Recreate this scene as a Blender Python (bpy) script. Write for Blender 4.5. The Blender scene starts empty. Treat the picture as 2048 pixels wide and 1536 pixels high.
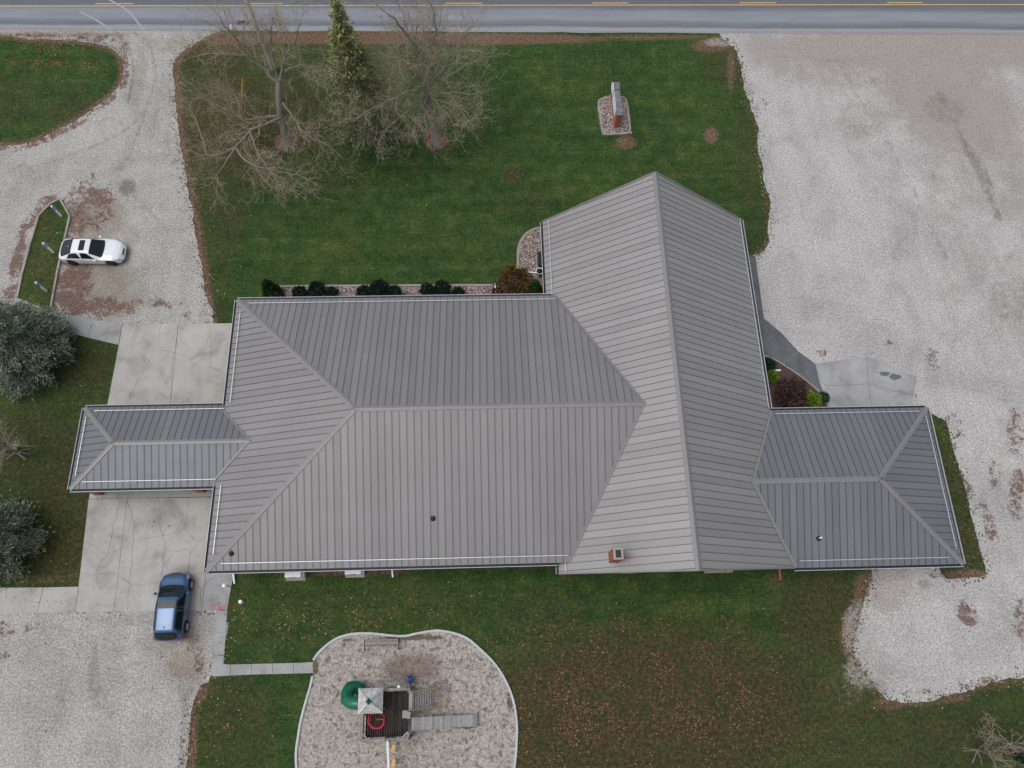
import bpy, bmesh, math, random
import numpy as np
from mathutils import Vector, Matrix, geometry, noise as mnoise

random.seed(7); rng = np.random.default_rng(7)
scene = bpy.context.scene
COL = scene.collection

# ------------------------------------------------------------------ camera
CAM_H = 48.0
F_PX = 1450.0
CR = np.array([0.999447411581406, -0.025812954472220456, 0.02094189257547192])
CU = np.array([0.017195043069652173, 0.9406819235493916, 0.33885372832720834])
CF = np.array([0.028446475652712033, 0.3383063849365421, -0.9406059684767623])
cam_data = bpy.data.cameras.new('camera')
cam = bpy.data.objects.new('camera', cam_data); COL.objects.link(cam)
cam.matrix_world = Matrix(((CR[0], CU[0], -CF[0], 0), (CR[1], CU[1], -CF[1], 0), (CR[2], CU[2], -CF[2], CAM_H), (0, 0, 0, 1)))
cam_data.sensor_width = 36.0; cam_data.lens = F_PX / 2048 * 36.0
cam_data.clip_start = 0.5; cam_data.clip_end = 2000
scene.camera = cam

# ------------------------------------------------------------------ light
SUN_EL, SUN_AZ = math.radians(68), math.radians(262)      # azimuth clockwise from north (+Y)
world = bpy.data.worlds.new('World'); scene.world = world; world.use_nodes = True
wn = world.node_tree.nodes; wl = world.node_tree.links
bg = wn['Background']; bg.inputs['Strength'].default_value = 0.15
sky = wn.new('ShaderNodeTexSky'); sky.sky_type = 'NISHITA'; sky.sun_disc = False
sky.sun_elevation = SUN_EL; sky.sun_rotation = SUN_AZ
sky.air_density = 1.0; sky.dust_density = 3.0; sky.ozone_density = 1.5
hs = wn.new('ShaderNodeHueSaturation'); hs.inputs['Saturation'].default_value = 0.42
wl.new(sky.outputs[0], hs.inputs['Color']); wl.new(hs.outputs[0], bg.inputs['Color'])
sun_d = bpy.data.lights.new('sun', 'SUN'); sun_d.energy = 0.95; sun_d.angle = math.radians(40); sun_d.color = (1.0, 0.975, 0.95)
sun = bpy.data.objects.new('sun', sun_d); COL.objects.link(sun)
sdir = Vector((math.sin(SUN_AZ) * math.cos(SUN_EL), math.cos(SUN_AZ) * math.cos(SUN_EL), math.sin(SUN_EL)))
sun.rotation_euler = sdir.to_track_quat('Z', 'Y').to_euler(); sun.location = (0, 0, 60)
vs = scene.view_settings
vs.view_transform = 'Standard'; vs.look = 'None'; vs.gamma = 1.0; vs.use_curve_mapping = False
vs.exposure = 0.0

# ------------------------------------------------------------------ helpers
def P(u, v, z=0.0):
    """photo pixel (2048 x 1536) -> world point at height z"""
    d = CF * F_PX + CR * (u - 1024) + CU * (768 - v)
    k = (CAM_H - z) / -d[2]
    return Vector((d[0] * k, d[1] * k, z))
def PX(x, y):
    """world ground points -> photo pixels (numpy)"""
    d = np.stack([x, y, np.full_like(x, -CAM_H)], -1)
    w = d @ CF
    return 1024 + F_PX * (d @ CR) / w, 768 - F_PX * (d @ CU) / w
def P2(pts, z=0.0): return [P(u, v, z) for u, v in pts]

MATS = {}
def lin(c): return tuple(((x / 255) / 12.92 if x / 255 <= .04045 else ((x / 255 + .055) / 1.055) ** 2.4) for x in c)
class NT:
    def __init__(s, name):
        s.m = bpy.data.materials.new(name); s.m.use_nodes = True
        s.n = s.m.node_tree.nodes; s.l = s.m.node_tree.links
        s.b = s.n['Principled BSDF']; s.tc = s.n.new('ShaderNodeTexCoord')
        s.co = s.tc.outputs['Object']; MATS[name] = s.m
    def setco(s, kind): s.co = s.tc.outputs[kind]
    def link(s, a, b): s.l.new(a, b)
    def mapping(s, scale=(1, 1, 1), rot=(0, 0, 0)):
        m = s.n.new('ShaderNodeMapping'); m.inputs['Scale'].default_value = scale; m.inputs['Rotation'].default_value = rot
        s.link(s.co, m.inputs['Vector']); return m.outputs[0]
    def noise(s, scale, detail=4, rough=.55, co=None, dist=0.):
        t = s.n.new('ShaderNodeTexNoise'); t.inputs['Scale'].default_value = scale; t.inputs['Detail'].default_value = detail
        t.inputs['Roughness'].default_value = rough; t.inputs['Distortion'].default_value = dist
        s.link(co or s.co, t.inputs['Vector']); return t.outputs['Fac']
    def voronoi(s, scale, out='Color', co=None, rnd=1.):
        t = s.n.new('ShaderNodeTexVoronoi'); t.inputs['Scale'].default_value = scale; t.inputs['Randomness'].default_value = rnd
        s.link(co or s.co, t.inputs['Vector']); return t.outputs[out]
    def ramp(s, fac, stops, interp='LINEAR'):
        r = s.n.new('ShaderNodeValToRGB'); r.color_ramp.interpolation = interp
        e = r.color_ramp.elements
        while len(e) < len(stops): e.new(.5)
        for k, (p, c) in zip(e, stops):
            k.position = p; k.color = (c, c, c, 1) if isinstance(c, (int, float)) else (*c, 1)
        s.link(fac, r.inputs[0]); return r.outputs[0]
    def mix(s, fac, a, b, mode='MIX'):
        x = s.n.new('ShaderNodeMixRGB'); x.blend_type = mode
        for v, k in ((fac, 0), (a, 1), (b, 2)):
            if hasattr(v, 'is_output') or hasattr(v, 'links'): s.link(v, x.inputs[k])
            elif k == 0: x.inputs[0].default_value = v
            else: x.inputs[k].default_value = (*v, 1)
        return x.outputs[0]
    def math(s, op, a, b=0., clamp=False):
        x = s.n.new('ShaderNodeMath'); x.operation = op; x.use_clamp = clamp
        for v, k in ((a, 0), (b, 1)):
            if hasattr(v, 'links'): s.link(v, x.inputs[k])
            else: x.inputs[k].default_value = v
        return x.outputs[0]
    def attr(s, name, out='Fac'):
        a = s.n.new('ShaderNodeAttribute'); a.attribute_name = name; return a.outputs[out]
    def rand(s):
        o = s.n.new('ShaderNodeObjectInfo'); return o.outputs['Random']
    def bump(s, h, strength=.3, dist=.02):
        b = s.n.new('ShaderNodeBump'); b.inputs['Strength'].default_value = strength; b.inputs['Distance'].default_value = dist
        s.link(h, b.inputs['Height']); s.link(b.outputs[0], s.b.inputs['Normal'])
    def out(s, color, rough=.7, metal=0., spec=.5):
        if hasattr(color, 'links'): s.link(color, s.b.inputs['Base Color'])
        else: s.b.inputs['Base Color'].default_value = (*color, 1)
        if hasattr(rough, 'links'): s.link(rough, s.b.inputs['Roughness'])
        else: s.b.inputs['Roughness'].default_value = rough
        s.b.inputs['Metallic'].default_value = metal
        s.b.inputs['Specular IOR Level'].default_value = spec
        return s.m

def simple(name, c, rough=.6, metal=0., var=.18, scale=6., spec=.5, perobj=0., bump=0., aniso=None):
    t = NT(name)
    co = t.mapping(aniso) if aniso else None
    n = t.noise(scale, 5, .6, co)
    a = tuple(x * (1 - var) for x in c); b = tuple(min(1, x * (1 + var)) for x in c)
    col = t.ramp(n, [(.25, a), (.75, b)])
    if perobj:
        r = t.ramp(t.rand(), [(0, 1 - perobj), (1, 1 + perobj)])
        col = t.mix(1., col, r, 'MULTIPLY')
    if bump: t.bump(n, bump, .02)
    return t.out(col, rough, metal, spec)

# ---- mesh builder
WM = {}
def setprops(o, label=None, cat=None, group=None, kind=None):
    if label: o['label'] = label
    if cat: o['category'] = cat
    if group: o['group'] = group
    if kind: o['kind'] = kind
    return o
def thing(name, label, cat, loc=(0, 0, 0), rz=0., group=None):
    o = bpy.data.objects.new(name, None); COL.objects.link(o); o.empty_display_size = .3
    o.location = loc; o.rotation_euler = (0, 0, rz)
    WM[o.name] = Matrix.Translation(Vector(loc)) @ Matrix.Rotation(rz, 4, 'Z')
    return setprops(o, label, cat, group)
def mesh_obj(name, verts, faces, mat, parent=None, smooth=False, local=False, cols=None, attrs=None):
    me = bpy.data.meshes.new(name)
    if parent is not None:
        W = WM[parent.name]
        if not local:
            inv = W.inverted(); verts = [inv @ Vector(v) for v in verts]
    me.from_pydata([tuple(v) for v in verts], [], faces)
    if attrs:
        for k, a in attrs.items():
            at = me.attributes.new(k, 'FLOAT', 'POINT'); at.data.foreach_set('value', np.asarray(a, dtype=np.float32))
    if smooth: me.polygons.foreach_set('use_smooth', [True] * len(me.polygons))
    if mat is not None: me.materials.append(mat if not isinstance(mat, str) else MATS[mat])
    me.update()
    o = bpy.data.objects.new(name, me); COL.objects.link(o)
    if parent is not None: o.parent = parent; WM[o.name] = WM[parent.name]
    else: WM[o.name] = Matrix.Identity(4)
    return o
def np_obj(name, V, F, mat, parent=None, colattr=None, smooth=False):
    """V (n,3) world, F (m,3 or 4) ints, colattr per-face (m,3)"""
    V = np.asarray(V, dtype=np.float64)
    if parent is not None:
        inv = np.array(WM[parent.name].inverted()); V = V @ inv[:3, :3].T + inv[:3, 3]
    F = np.asarray(F, dtype=np.int32); m, k = F.shape
    me = bpy.data.meshes.new(name)
    me.vertices.add(len(V)); me.vertices.foreach_set('co', V.astype(np.float32).ravel())
    me.loops.add(m * k); me.loops.foreach_set('vertex_index', F.ravel())
    me.polygons.add(m); me.polygons.foreach_set('loop_start', np.arange(0, m * k, k, dtype=np.int32))
    me.polygons.foreach_set('loop_total', np.full(m, k, dtype=np.int32))
    if smooth: me.polygons.foreach_set('use_smooth', np.ones(m, dtype=bool))
    me.update(calc_edges=True)
    if colattr is not None:
        a = me.attributes.new('tint', 'FLOAT_COLOR', 'FACE')
        c = np.ones((m, 4), dtype=np.float32); c[:, :3] = colattr; a.data.foreach_set('color', c.ravel())
    me.materials.append(MATS[mat] if isinstance(mat, str) else mat)
    o = bpy.data.objects.new(name, me); COL.objects.link(o)
    if parent is not None: o.parent = parent; WM[o.name] = WM[parent.name]
    else: WM[o.name] = Matrix.Identity(4)
    return o
class MB:
    def __init__(s): s.v = []; s.f = []
    def add(s, v, f):
        k = len(s.v); s.v += [Vector(x) for x in v]; s.f += [tuple(i + k for i in q) for q in f]; return s
    def box(s, c, size, rz=0., rot=None):
        x, y, z = (a / 2 for a in size)
        vs_ = [Vector(q) for q in ((-x, -y, -z), (x, -y, -z), (x, y, -z), (-x, y, -z), (-x, -y, z), (x, -y, z), (x, y, z), (-x, y, z))]
        R = rot if rot is not None else Matrix.Rotation(rz, 3, 'Z')
        return s.add([R @ q + Vector(c) for q in vs_], [(0, 3, 2, 1), (4, 5, 6, 7), (0, 1, 5, 4), (1, 2, 6, 5), (2, 3, 7, 6), (3, 0, 4, 7)])
    def bar(s, a, b, w, h, up=Vector((0, 0, 1))):
        a, b = Vector(a), Vector(b); d = (b - a); L = d.length
        if L < 1e-6: return s
        d.normalize(); x = d.cross(up)
        if x.length < 1e-4: x = Vector((1, 0, 0))
        x.normalize(); z = x.cross(d)
        R = Matrix((x, d, z)).transposed()
        return s.box((a + b) / 2, (w, L, h), rot=R)
    def tube(s, pts, rad, n=8, cap=True):
        pts = [Vector(p) for p in pts]; m = len(pts)
        rad = [rad] * m if isinstance(rad, (int, float)) else rad
        t0 = (pts[1] - pts[0]).normalized(); ref = Vector((0, 0, 1)) if abs(t0.z) < .9 else Vector((1, 0, 0))
        x = t0.cross(ref).normalized(); vs_ = []; fs = []
        for i, p in enumerate(pts):
            t = (pts[min(i + 1, m - 1)] - pts[max(i - 1, 0)]).normalized()
            x = (x - t * x.dot(t)).normalized(); y = t.cross(x)
            for j in range(n):
                a = 2 * math.pi * j / n; vs_.append(p + (x * math.cos(a) + y * math.sin(a)) * rad[i])
        for i in range(m - 1):
            for j in range(n):
                fs.append((i * n + j, i * n + (j + 1) % n, (i + 1) * n + (j + 1) % n, (i + 1) * n + j))
        if cap: fs += [tuple(range(n - 1, -1, -1)), tuple(range((m - 1) * n, m * n))]
        return s.add(vs_, fs)
    def lathe(s, c, prof, n=16, R=None):
        vs_ = []; fs = []; m = len(prof)
        for r, z in prof:
            for j in range(n):
                a = 2 * math.pi * j / n; q = Vector((r * math.cos(a), r * math.sin(a), z))
                vs_.append((R @ q if R is not None else q) + Vector(c))
        for i in range(m - 1):
            for j in range(n): fs.append((i * n + j, i * n + (j + 1) % n, (i + 1) * n + (j + 1) % n, (i + 1) * n + j))
        fs += [tuple(range(n - 1, -1, -1)), tuple(range((m - 1) * n, m * n))]
        return s.add(vs_, fs)
    def prism(s, poly, z0, z1):
        """poly: list of (x,y); straight extrusion"""
        p = [(q[0], q[1]) for q in poly]
        a = sum(p[i][0] * p[(i + 1) % len(p)][1] - p[(i + 1) % len(p)][0] * p[i][1] for i in range(len(p)))
        if a < 0: p = p[::-1]
        n = len(p)
        fs = [tuple(range(n, 2 * n)), tuple(range(n - 1, -1, -1))] + [(i, (i + 1) % n, n + (i + 1) % n, n + i) for i in range(n)]
        return s.add([(x, y, z0) for x, y in p] + [(x, y, z1) for x, y in p], fs)
    def poly3(s, top, off):
        """closed slab between polygon 'top' (3D) and the same polygon moved by -off"""
        n = len(top); off = Vector(off)
        fs = [tuple(range(n)), tuple(range(2 * n - 1, n - 1, -1))] + [(i, n + i, n + (i + 1) % n, (i + 1) % n) for i in range(n)]
        return s.add([Vector(q) for q in top] + [Vector(q) - off for q in top], fs)
    def quad(s, *q): return s.add(q, [tuple(range(len(q)))])
    def build(s, name, mat, parent=None, smooth=False, local=False): return mesh_obj(name, s.v, s.f, mat, parent, smooth, local)
def ribbon(pts, w, z):
    """flat strip through points (world xy) at height z"""
    m = MB(); pts = [Vector((p[0], p[1], 0)) for p in pts]; L = []; Rr = []
    for i, p in enumerate(pts):
        t = pts[min(i + 1, len(pts) - 1)] - pts[max(i - 1, 0)]; nn = Vector((-t.y, t.x, 0)).normalized()
        ww = w[i] if isinstance(w, (list, tuple)) else w
        L.append(p + nn * ww / 2 + Vector((0, 0, z))); Rr.append(p - nn * ww / 2 + Vector((0, 0, z)))
    n = len(pts); m.add(L + Rr, [(n + i, n + i + 1, i + 1, i) for i in range(n - 1)]); return m
def wall_strip(pts, w, z0, z1, closed=False):
    """kerb-like strip of width w and height z0..z1 through points"""
    m = MB(); pts = [Vector((p[0], p[1], 0)) for p in pts]; n = len(pts); vs_ = []
    for i, p in enumerate(pts):
        t = pts[(i + 1) % n if closed else min(i + 1, n - 1)] - pts[(i - 1) % n if closed else max(i - 1, 0)]
        nn = Vector((-t.y, t.x, 0)).normalized() * w / 2
        vs_ += [p + nn + Vector((0, 0, z0)), p + nn + Vector((0, 0, z1)), p - nn + Vector((0, 0, z1)), p - nn + Vector((0, 0, z0))]
    fs = []
    for i in range(n if closed else n - 1):
        a, b = i * 4, ((i + 1) % n) * 4
        for k in range(4): fs.append((a + k, b + k, b + (k + 1) % 4, a + (k + 1) % 4))
    if not closed: fs += [(0, 1, 2, 3), ((n - 1) * 4 + 3, (n - 1) * 4 + 2, (n - 1) * 4 + 1, (n - 1) * 4)]
    return m.add(vs_, fs)
def smooth_path(pts, k=6, closed=False):
    """Catmull-Rom through points"""
    pts = [Vector(p) for p in pts]; n = len(pts); out = []
    for i in range(n if closed else n - 1):
        g = lambda j: pts[j % n] if closed else pts[max(0, min(n - 1, j))]
        a, b, c, d = g(i - 1), g(i), g(i + 1), g(i + 2)
        for q in range(k):
            t = q / k
            out.append(.5 * ((2 * b) + (c - a) * t + (2 * a - 5 * b + 4 * c - d) * t * t + (3 * b - a - 3 * c + d) * t ** 3))
    if not closed: out.append(pts[-1])
    return out
def dup(root, loc, rz=0., label=None, group=None, scale=None):
    r = root.copy(); COL.objects.link(r); r.location = loc; r.rotation_euler = (0, 0, rz)
    if scale: r.scale = scale
    if label: r['label'] = label
    if group: r['group'] = group
    for ch in list(root.children):
        c = ch.copy(); COL.objects.link(c); c.parent = r
        for g in ch.children:
            d = g.copy(); COL.objects.link(d); d.parent = c
    return r
def seg_dist(X, Y, poly, closed=True):
    d = np.full(X.shape, 1e9); n = len(poly)
    for i in range(n if closed else n - 1):
        ax, ay = poly[i][0], poly[i][1]; bx, by = poly[(i + 1) % n][0], poly[(i + 1) % n][1]
        vx, vy = bx - ax, by - ay; L = vx * vx + vy * vy + 1e-12
        t = np.clip(((X - ax) * vx + (Y - ay) * vy) / L, 0, 1)
        d = np.minimum(d, np.hypot(X - ax - t * vx, Y - ay - t * vy))
    return d
def inside(X, Y, poly):
    r = np.zeros(X.shape, bool); n = len(poly); j = n - 1
    for i in range(n):
        xi, yi, xj, yj = poly[i][0], poly[i][1], poly[j][0], poly[j][1]
        c = ((yi > Y) != (yj > Y)) & (X < (xj - xi) * (Y - yi) / (yj - yi + 1e-12) + xi)
        r ^= c; j = i
    return r
def blobs(X, Y, lst):
    """sum of soft ellipses given in photo pixels (u, v, ru, rv, strength, angle_deg)"""
    U, V = PX(X, Y); a = np.zeros(X.shape)
    for b in lst:
        u, v, ru, rv, s = b[:5]; an = math.radians(b[5]) if len(b) > 5 else 0
        du, dv = U - u, V - v; c, sn = math.cos(an), math.sin(an)
        q = ((du * c + dv * sn) / ru) ** 2 + ((-du * sn + dv * c) / rv) ** 2
        a = np.maximum(a, s * np.clip(1.35 - q, 0, 1))
    return a

# ------------------------------------------------------------------ materials
def lawn_material():
    t = NT('lawn_grass')
    big = t.noise(.13, 5, .6); mid = t.noise(.8, 8, .72); fine = t.noise(4.2, 8, .85); vf = t.noise(9, 4, .9)
    g = t.ramp(big, [(.35, lin((46, 72, 34))), (.52, lin((57, 82, 38))), (.66, lin((76, 92, 44)))])
    g2 = t.ramp(mid, [(.36, lin((34, 55, 28))), (.5, lin((54, 76, 38))), (.62, lin((88, 95, 52)))])
    col = t.mix(.5, g, g2)
    mow = t.ramp(t.noise(1.3, 4, .6, t.mapping((.06, 1, 1))), [(.38, .88), (.62, 1.12)]); col = t.mix(1., col, mow, 'MULTIPLY')
    f = t.ramp(fine, [(.36, .38), (.5, 1.), (.63, 1.75)]); col = t.mix(.8, col, f, 'MULTIPLY')
    f = t.ramp(vf, [(.34, .4), (.5, 1.), (.66, 1.7)]); col = t.mix(.6, col, f, 'MULTIPLY')
    straw = t.ramp(t.noise(6.5, 6, .85), [(.60, 0.), (.68, .5)]); col = t.mix(straw, col, lin((120, 112, 74)))
    dry = t.attr('dry'); m = t.math('ADD', dry, t.math('MULTIPLY', t.math('SUBTRACT', t.noise(1.6, 9, .75), .5), 1.6))
    m = t.ramp(m, [(.1, 0.), (.9, .88)])
    dcol = t.ramp(fine, [(.36, lin((36, 33, 24))), (.5, lin((70, 63, 41))), (.64, lin((106, 90, 64)))])
    col = t.mix(m, col, dcol)
    soil = t.attr('soil'); s2 = t.math('ADD', soil, t.math('MULTIPLY', t.math('SUBTRACT', t.noise(3.6, 9, .8), .5), 2.4))
    s2 = t.math('MULTIPLY', t.ramp(s2, [(.42, 0.), (.85, .9)]), t.ramp(soil, [(.02, 0.), (.2, 1.)]))
    scol = t.ramp(t.noise(6.5, 6, .88), [(.34, lin((66, 48, 42))), (.5, lin((116, 88, 74))), (.64, lin((166, 138, 118)))])
    col = t.mix(s2, col, scol)
    peb = t.attr('peb'); p2 = t.math('ADD', peb, t.math('MULTIPLY', t.math('SUBTRACT', t.noise(3.5, 9, .82), .5), 2.2))
    p2 = t.math('MULTIPLY', t.ramp(p2, [(.4, 0.), (.8, .9)]), t.ramp(peb, [(.02, 0.), (.2, 1.)]))
    pcol = t.ramp(t.noise(7, 5, .88), [(.35, lin((120, 112, 102))), (.5, lin((160, 153, 144))), (.65, lin((196, 192, 186)))])
    col = t.mix(p2, col, pcol)
    t.bump(t.noise(9, 6, .85), 1., .08)
    return t.out(col, .9, spec=.15)
def gravel_material(name, lo, mid, hi, brown=(150, 140, 130), ang=1.):
    t = NT(name)
    fine = t.noise(8, 6, .9); vf = t.noise(14, 4, .9)
    col = t.ramp(fine, [(.36, lin(lo)), (.5, lin(mid)), (.63, lin(hi))])
    col = t.mix(.7, col, t.ramp(vf, [(.34, .6), (.5, 1.), (.66, 1.3)]), 'MULTIPLY')
    big = t.ramp(t.noise(.2, 8, .68, dist=.5), [(.36, .84), (.5, 1.), (.64, 1.1)])
    col = t.mix(1., col, big, 'MULTIPLY')
    st = t.ramp(t.noise(.8, 8, .75, t.mapping((1, .14, 1), (0, 0, ang)), .6), [(.36, .84), (.5, 1.), (.62, 1.08)]); col = t.mix(.5, col, st, 'MULTIPLY')
    worn = t.attr('worn'); w = t.math('ADD', worn, t.math('MULTIPLY', t.math('SUBTRACT', t.noise(.6, 9, .72, dist=.8), .5), 2.0))
    w = t.ramp(w, [(.25, 0.), (1.3, .85)])
    wc = t.ramp(fine, [(.36, lin(tuple(c * .74 for c in brown))), (.64, lin(tuple(min(255, c * 1.14) for c in brown)))])
    col = t.mix(w, col, wc)
    dark = t.attr('dark'); k = t.math('ADD', dark, t.math('MULTIPLY', t.math('SUBTRACT', t.noise(1.8, 9, .78), .5), 1.8))
    k = t.math('MULTIPLY', t.ramp(k, [(.3, 0.), (1., .8)]), t.ramp(dark, [(.02, 0.), (.25, 1.)]))
    col = t.mix(k, col, t.ramp(fine, [(.36, lin((84, 76, 70))), (.64, lin((136, 128, 120)))]))
    leaf = t.attr('leaf'); f = t.math('ADD', t.math('ADD', leaf, t.math('MULTIPLY', t.math('SUBTRACT', t.noise(.9, 5, .65, dist=1.2), .52), 2.6)), t.math('MULTIPLY', t.math('SUBTRACT', t.noise(4.2, 10, .82), .5), 3.4))
    f = t.math('MULTIPLY', t.ramp(f, [(.5, 0.), (.8, .88)]), t.ramp(leaf, [(.03, 0.), (.22, 1.)]))
    col = t.mix(f, col, t.ramp(t.noise(8, 6, .88), [(.35, lin((70, 52, 48))), (.5, lin((108, 82, 74))), (.65, lin((150, 126, 112)))]))
    spk = t.ramp(t.noise(4.5, 4, .95), [(.64, 0.), (.69, .75)])
    col = t.mix(t.math('MULTIPLY', spk, t.ramp(t.noise(.35, 4), [(.46, 0.), (.6, 1.)])), col, lin((92, 80, 72)))
    t.bump(t.noise(10, 6, .9), .8, .05)
    return t.out(col, .92, spec=.2)
def concrete_material(name, base, stain=.35, tint=None):
    t = NT(name)
    n = t.noise(.55, 6, .65, dist=.5); f = t.noise(14, 4, .7)
    lo = tuple(c * .82 for c in base); hi = tuple(min(255, c * 1.07) for c in base)
    col = t.ramp(n, [(.3, lin(lo)), (.5, lin(base)), (.7, lin(hi))])
    col = t.mix(.5, col, t.ramp(f, [(.25, .82), (.75, 1.15)]), 'MULTIPLY')
    co = t.mapping((.9, .16, 1)); st = t.ramp(t.noise(1.6, 6, .7, co), [(.56, 0.), (.8, stain)])
    col = t.mix(st, col, lin(tuple(c * .68 for c in base)))
    pits = t.ramp(t.noise(3.3, 2, .9), [(.74, 0.), (.77, .6)])
    col = t.mix(pits, col, lin((92, 88, 84)))
    t.bump(f, .25, .01)
    return t.out(col, .85, spec=.25)
def asphalt_material():
    t = NT('asphalt')
    sep = t.n.new('ShaderNodeSeparateXYZ'); t.link(t.co, sep.inputs[0])
    wob = t.math('MULTIPLY', t.math('SUBTRACT', t.noise(.12, 3), .5), .5)
    y = t.math('ADD', sep.outputs['Y'], wob)
    # lateral wear bands, measured from the south edge of the road
    fac = t.math('DIVIDE', y, 7.0)
    band = t.ramp(fac, [(0., lin((146, 146, 148))), (.075, lin((142, 143, 147))), (.10, lin((104, 108, 116))), (.16, lin((120, 124, 132))), (.21, lin((136, 140, 147))), (.33, lin((133, 137, 144))), (.40, lin((106, 109, 116))), (.47, lin((102, 103, 109))), (.6, lin((100, 103, 111))), (1., lin((116, 119, 126)))])
    co = t.mapping((.12, 1.4, 1)); st = t.ramp(t.noise(1.5, 6, .7, co), [(.3, .86), (.7, 1.12)])
    col = t.mix(1., band, st, 'MULTIPLY')
    col = t.mix(.5, col, t.ramp(t.noise(16, 4, .8), [(.25, .75), (.75, 1.25)]), 'MULTIPLY')
    t.bump(t.noise(30, 3, .8), .4, .02)
    return t.out(col, .82, spec=.3)
lawn_material()
gravel_material('gravel_pale', (130, 128, 126), (176, 173, 170), (214, 212, 209), (160, 151, 144), 1.05)
gravel_material('gravel_grey', (118, 116, 111), (168, 165, 159), (208, 206, 201), (146, 136, 122), .25)
concrete_material('concrete', (172, 169, 163))
concrete_material('concrete_walk', (158, 158, 157), .2)
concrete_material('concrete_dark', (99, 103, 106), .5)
concrete_material('kerb_concrete', (158, 150, 141), .35)
asphalt_material()
simple('crack', lin((104, 100, 94)), .95, var=.3, scale=8)
simple('yellow_paint', lin((200, 168, 112)), .8, var=.15, scale=5)
simple('white_paint_worn', lin((152, 154, 157)), .8, var=.12, scale=5)
simple('tyre_dust', lin((158, 158, 158)), .9, var=.1)
def roof_material(name, lo, hi):
    t = NT(name)
    n = t.noise(.35, 4, .6); r = t.ramp(t.rand(), [(0, .93), (1, 1.07)])
    col = t.ramp(n, [(.3, lo), (.7, hi)])
    col = t.mix(1., col, r, 'MULTIPLY')
    rough = t.ramp(t.noise(1.2, 4, .6), [(.3, .42), (.7, .54)])
    t.bump(t.noise(1.8, 2, .5), .08, .02)
    return t.out(col, rough, .25, .5)
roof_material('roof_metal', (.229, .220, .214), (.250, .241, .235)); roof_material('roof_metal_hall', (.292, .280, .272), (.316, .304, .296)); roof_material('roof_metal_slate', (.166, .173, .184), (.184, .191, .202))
simple('roof_trim', (.236, .228, .223), .45, .25, .05, 2)
simple('roof_under', (.05, .05, .055), .8, 0, .1, 2)
simple('rail_metal', (.62, .65, .70), .35, .3, .04, 3)
simple('gutter_dark', (.012, .016, .03), .6, 0, .1, 3)
simple('gutter_white', (.62, .64, .66), .45, 0, .05, 3)
simple('white_plastic', (.86, .87, .88), .45, 0, .05, 3)
simple('border_plastic', (.47, .49, .5), .6, 0, .14, 4)
simple('fascia', (.36, .36, .36), .6, 0, .05, 3)
def brick_material():
    t = NT('brick')
    b = t.n.new('ShaderNodeTexBrick'); b.inputs['Scale'].default_value = 4.6
    b.inputs['Color1'].default_value = (*lin((176, 92, 66)), 1); b.inputs['Color2'].default_value = (*lin((150, 70, 54)), 1); b.inputs['Mortar'].default_value = (*lin((176, 160, 146)), 1)
    b.inputs['Mortar Size'].default_value = .014
    s = t.n.new('ShaderNodeSeparateXYZ'); t.link(t.co, s.inputs[0]); c = t.n.new('ShaderNodeCombineXYZ')
    t.link(t.math('ADD', s.outputs[0], s.outputs[1]), c.inputs[0]); t.link(s.outputs[2], c.inputs[1]); t.link(c.outputs[0], b.inputs['Vector'])
    col = t.mix(.5, b.outputs['Color'], t.ramp(t.noise(9, 4, .7), [(.3, .7), (.7, 1.2)]), 'MULTIPLY')
    return t.out(col, .85, spec=.2)
brick_material()
simple('glass_dark', (.012, .016, .02), .08, 0, .1, 2, .8)
simple('wood_grey', lin((148, 146, 143)), .85, 0, .3, 7, .2, .22, .3, (1, 8, 8))
simple('wood_grey_x', lin((138, 133, 127)), .85, 0, .3, 7, .2, .2, .3)
simple('wood_deck', lin((52, 44, 42)), .85, 0, .4, 4, .2, .3, .3)
simple('wood_tan', lin((158, 142, 112)), .85, 0, .25, 6, .2, .1, .3)
simple('green_plastic', lin((14, 104, 78)), .28, 0, .08, 3)
simple('green_dark', lin((8, 60, 50)), .4, 0, .1, 3)
simple('red_metal', lin((196, 40, 62)), .4, 0, .1, 6)
simple('red_pipe', lin((182, 92, 88)), .5, 0, .1, 6)
simple('blue_plastic', lin((28, 72, 150)), .4, 0, .1, 4)
simple('sign_blue', lin((60, 130, 200)), .5, 0, .05, 4)
simple('yellow_plastic', lin((216, 178, 92)), .5, 0, .1, 4)
simple('shingle_grey', lin((186, 184, 181)), .9, 0, .45, 5, .2, .15, .5)
simple('bark', lin((134, 127, 118)), .92, 0, .3, 7, .15, 0, .8, (1, 1, .4))
simple('twig', lin((170, 156, 137)), .92, 0, .22, 3, .1)
simple('pole_wood', lin((186, 170, 154)), .9, 0, .25, 5, .15, 0, .4, (3, 3, .3))
simple('black_rubber', (.018, .018, .019), .75, 0, .2, 6)
simple('black_plastic', (.014, .015, .016), .5, 0, .15, 6)
simple('alloy', (.5, .51, .53), .3, .7, .05, 6)
simple('alloy_dark', (.06, .06, .065), .35, .6, .05, 6)
simple('car_white', (.82, .83, .84), .16, 0, .02, 1, .6)
MATS['car_white'].node_tree.nodes['Principled BSDF'].inputs['Coat Weight'].default_value = .8
simple('car_blue', (.034, .092, .205), .3, .35, .05, 1, .6)
MATS['car_blue'].node_tree.nodes['Principled BSDF'].inputs['Coat Weight'].default_value = .8
simple('car_glass', (.008, .016, .02), .04, 0, .1, 2, .35)
simple('lamp_clear', (.45, .48, .5), .15, .2, .1, 9)
simple('lamp_red', (.5, .015, .04), .2, 0, .1, 9)
simple('chrome', (.75, .76, .78), .15, .9, .03, 5)
simple('interior_tan', lin((188, 154, 110)), .7, 0, .15, 5)
simple('wood_mulch', lin((120, 108, 98)), .95, 0, .35, 10, .1)
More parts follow.
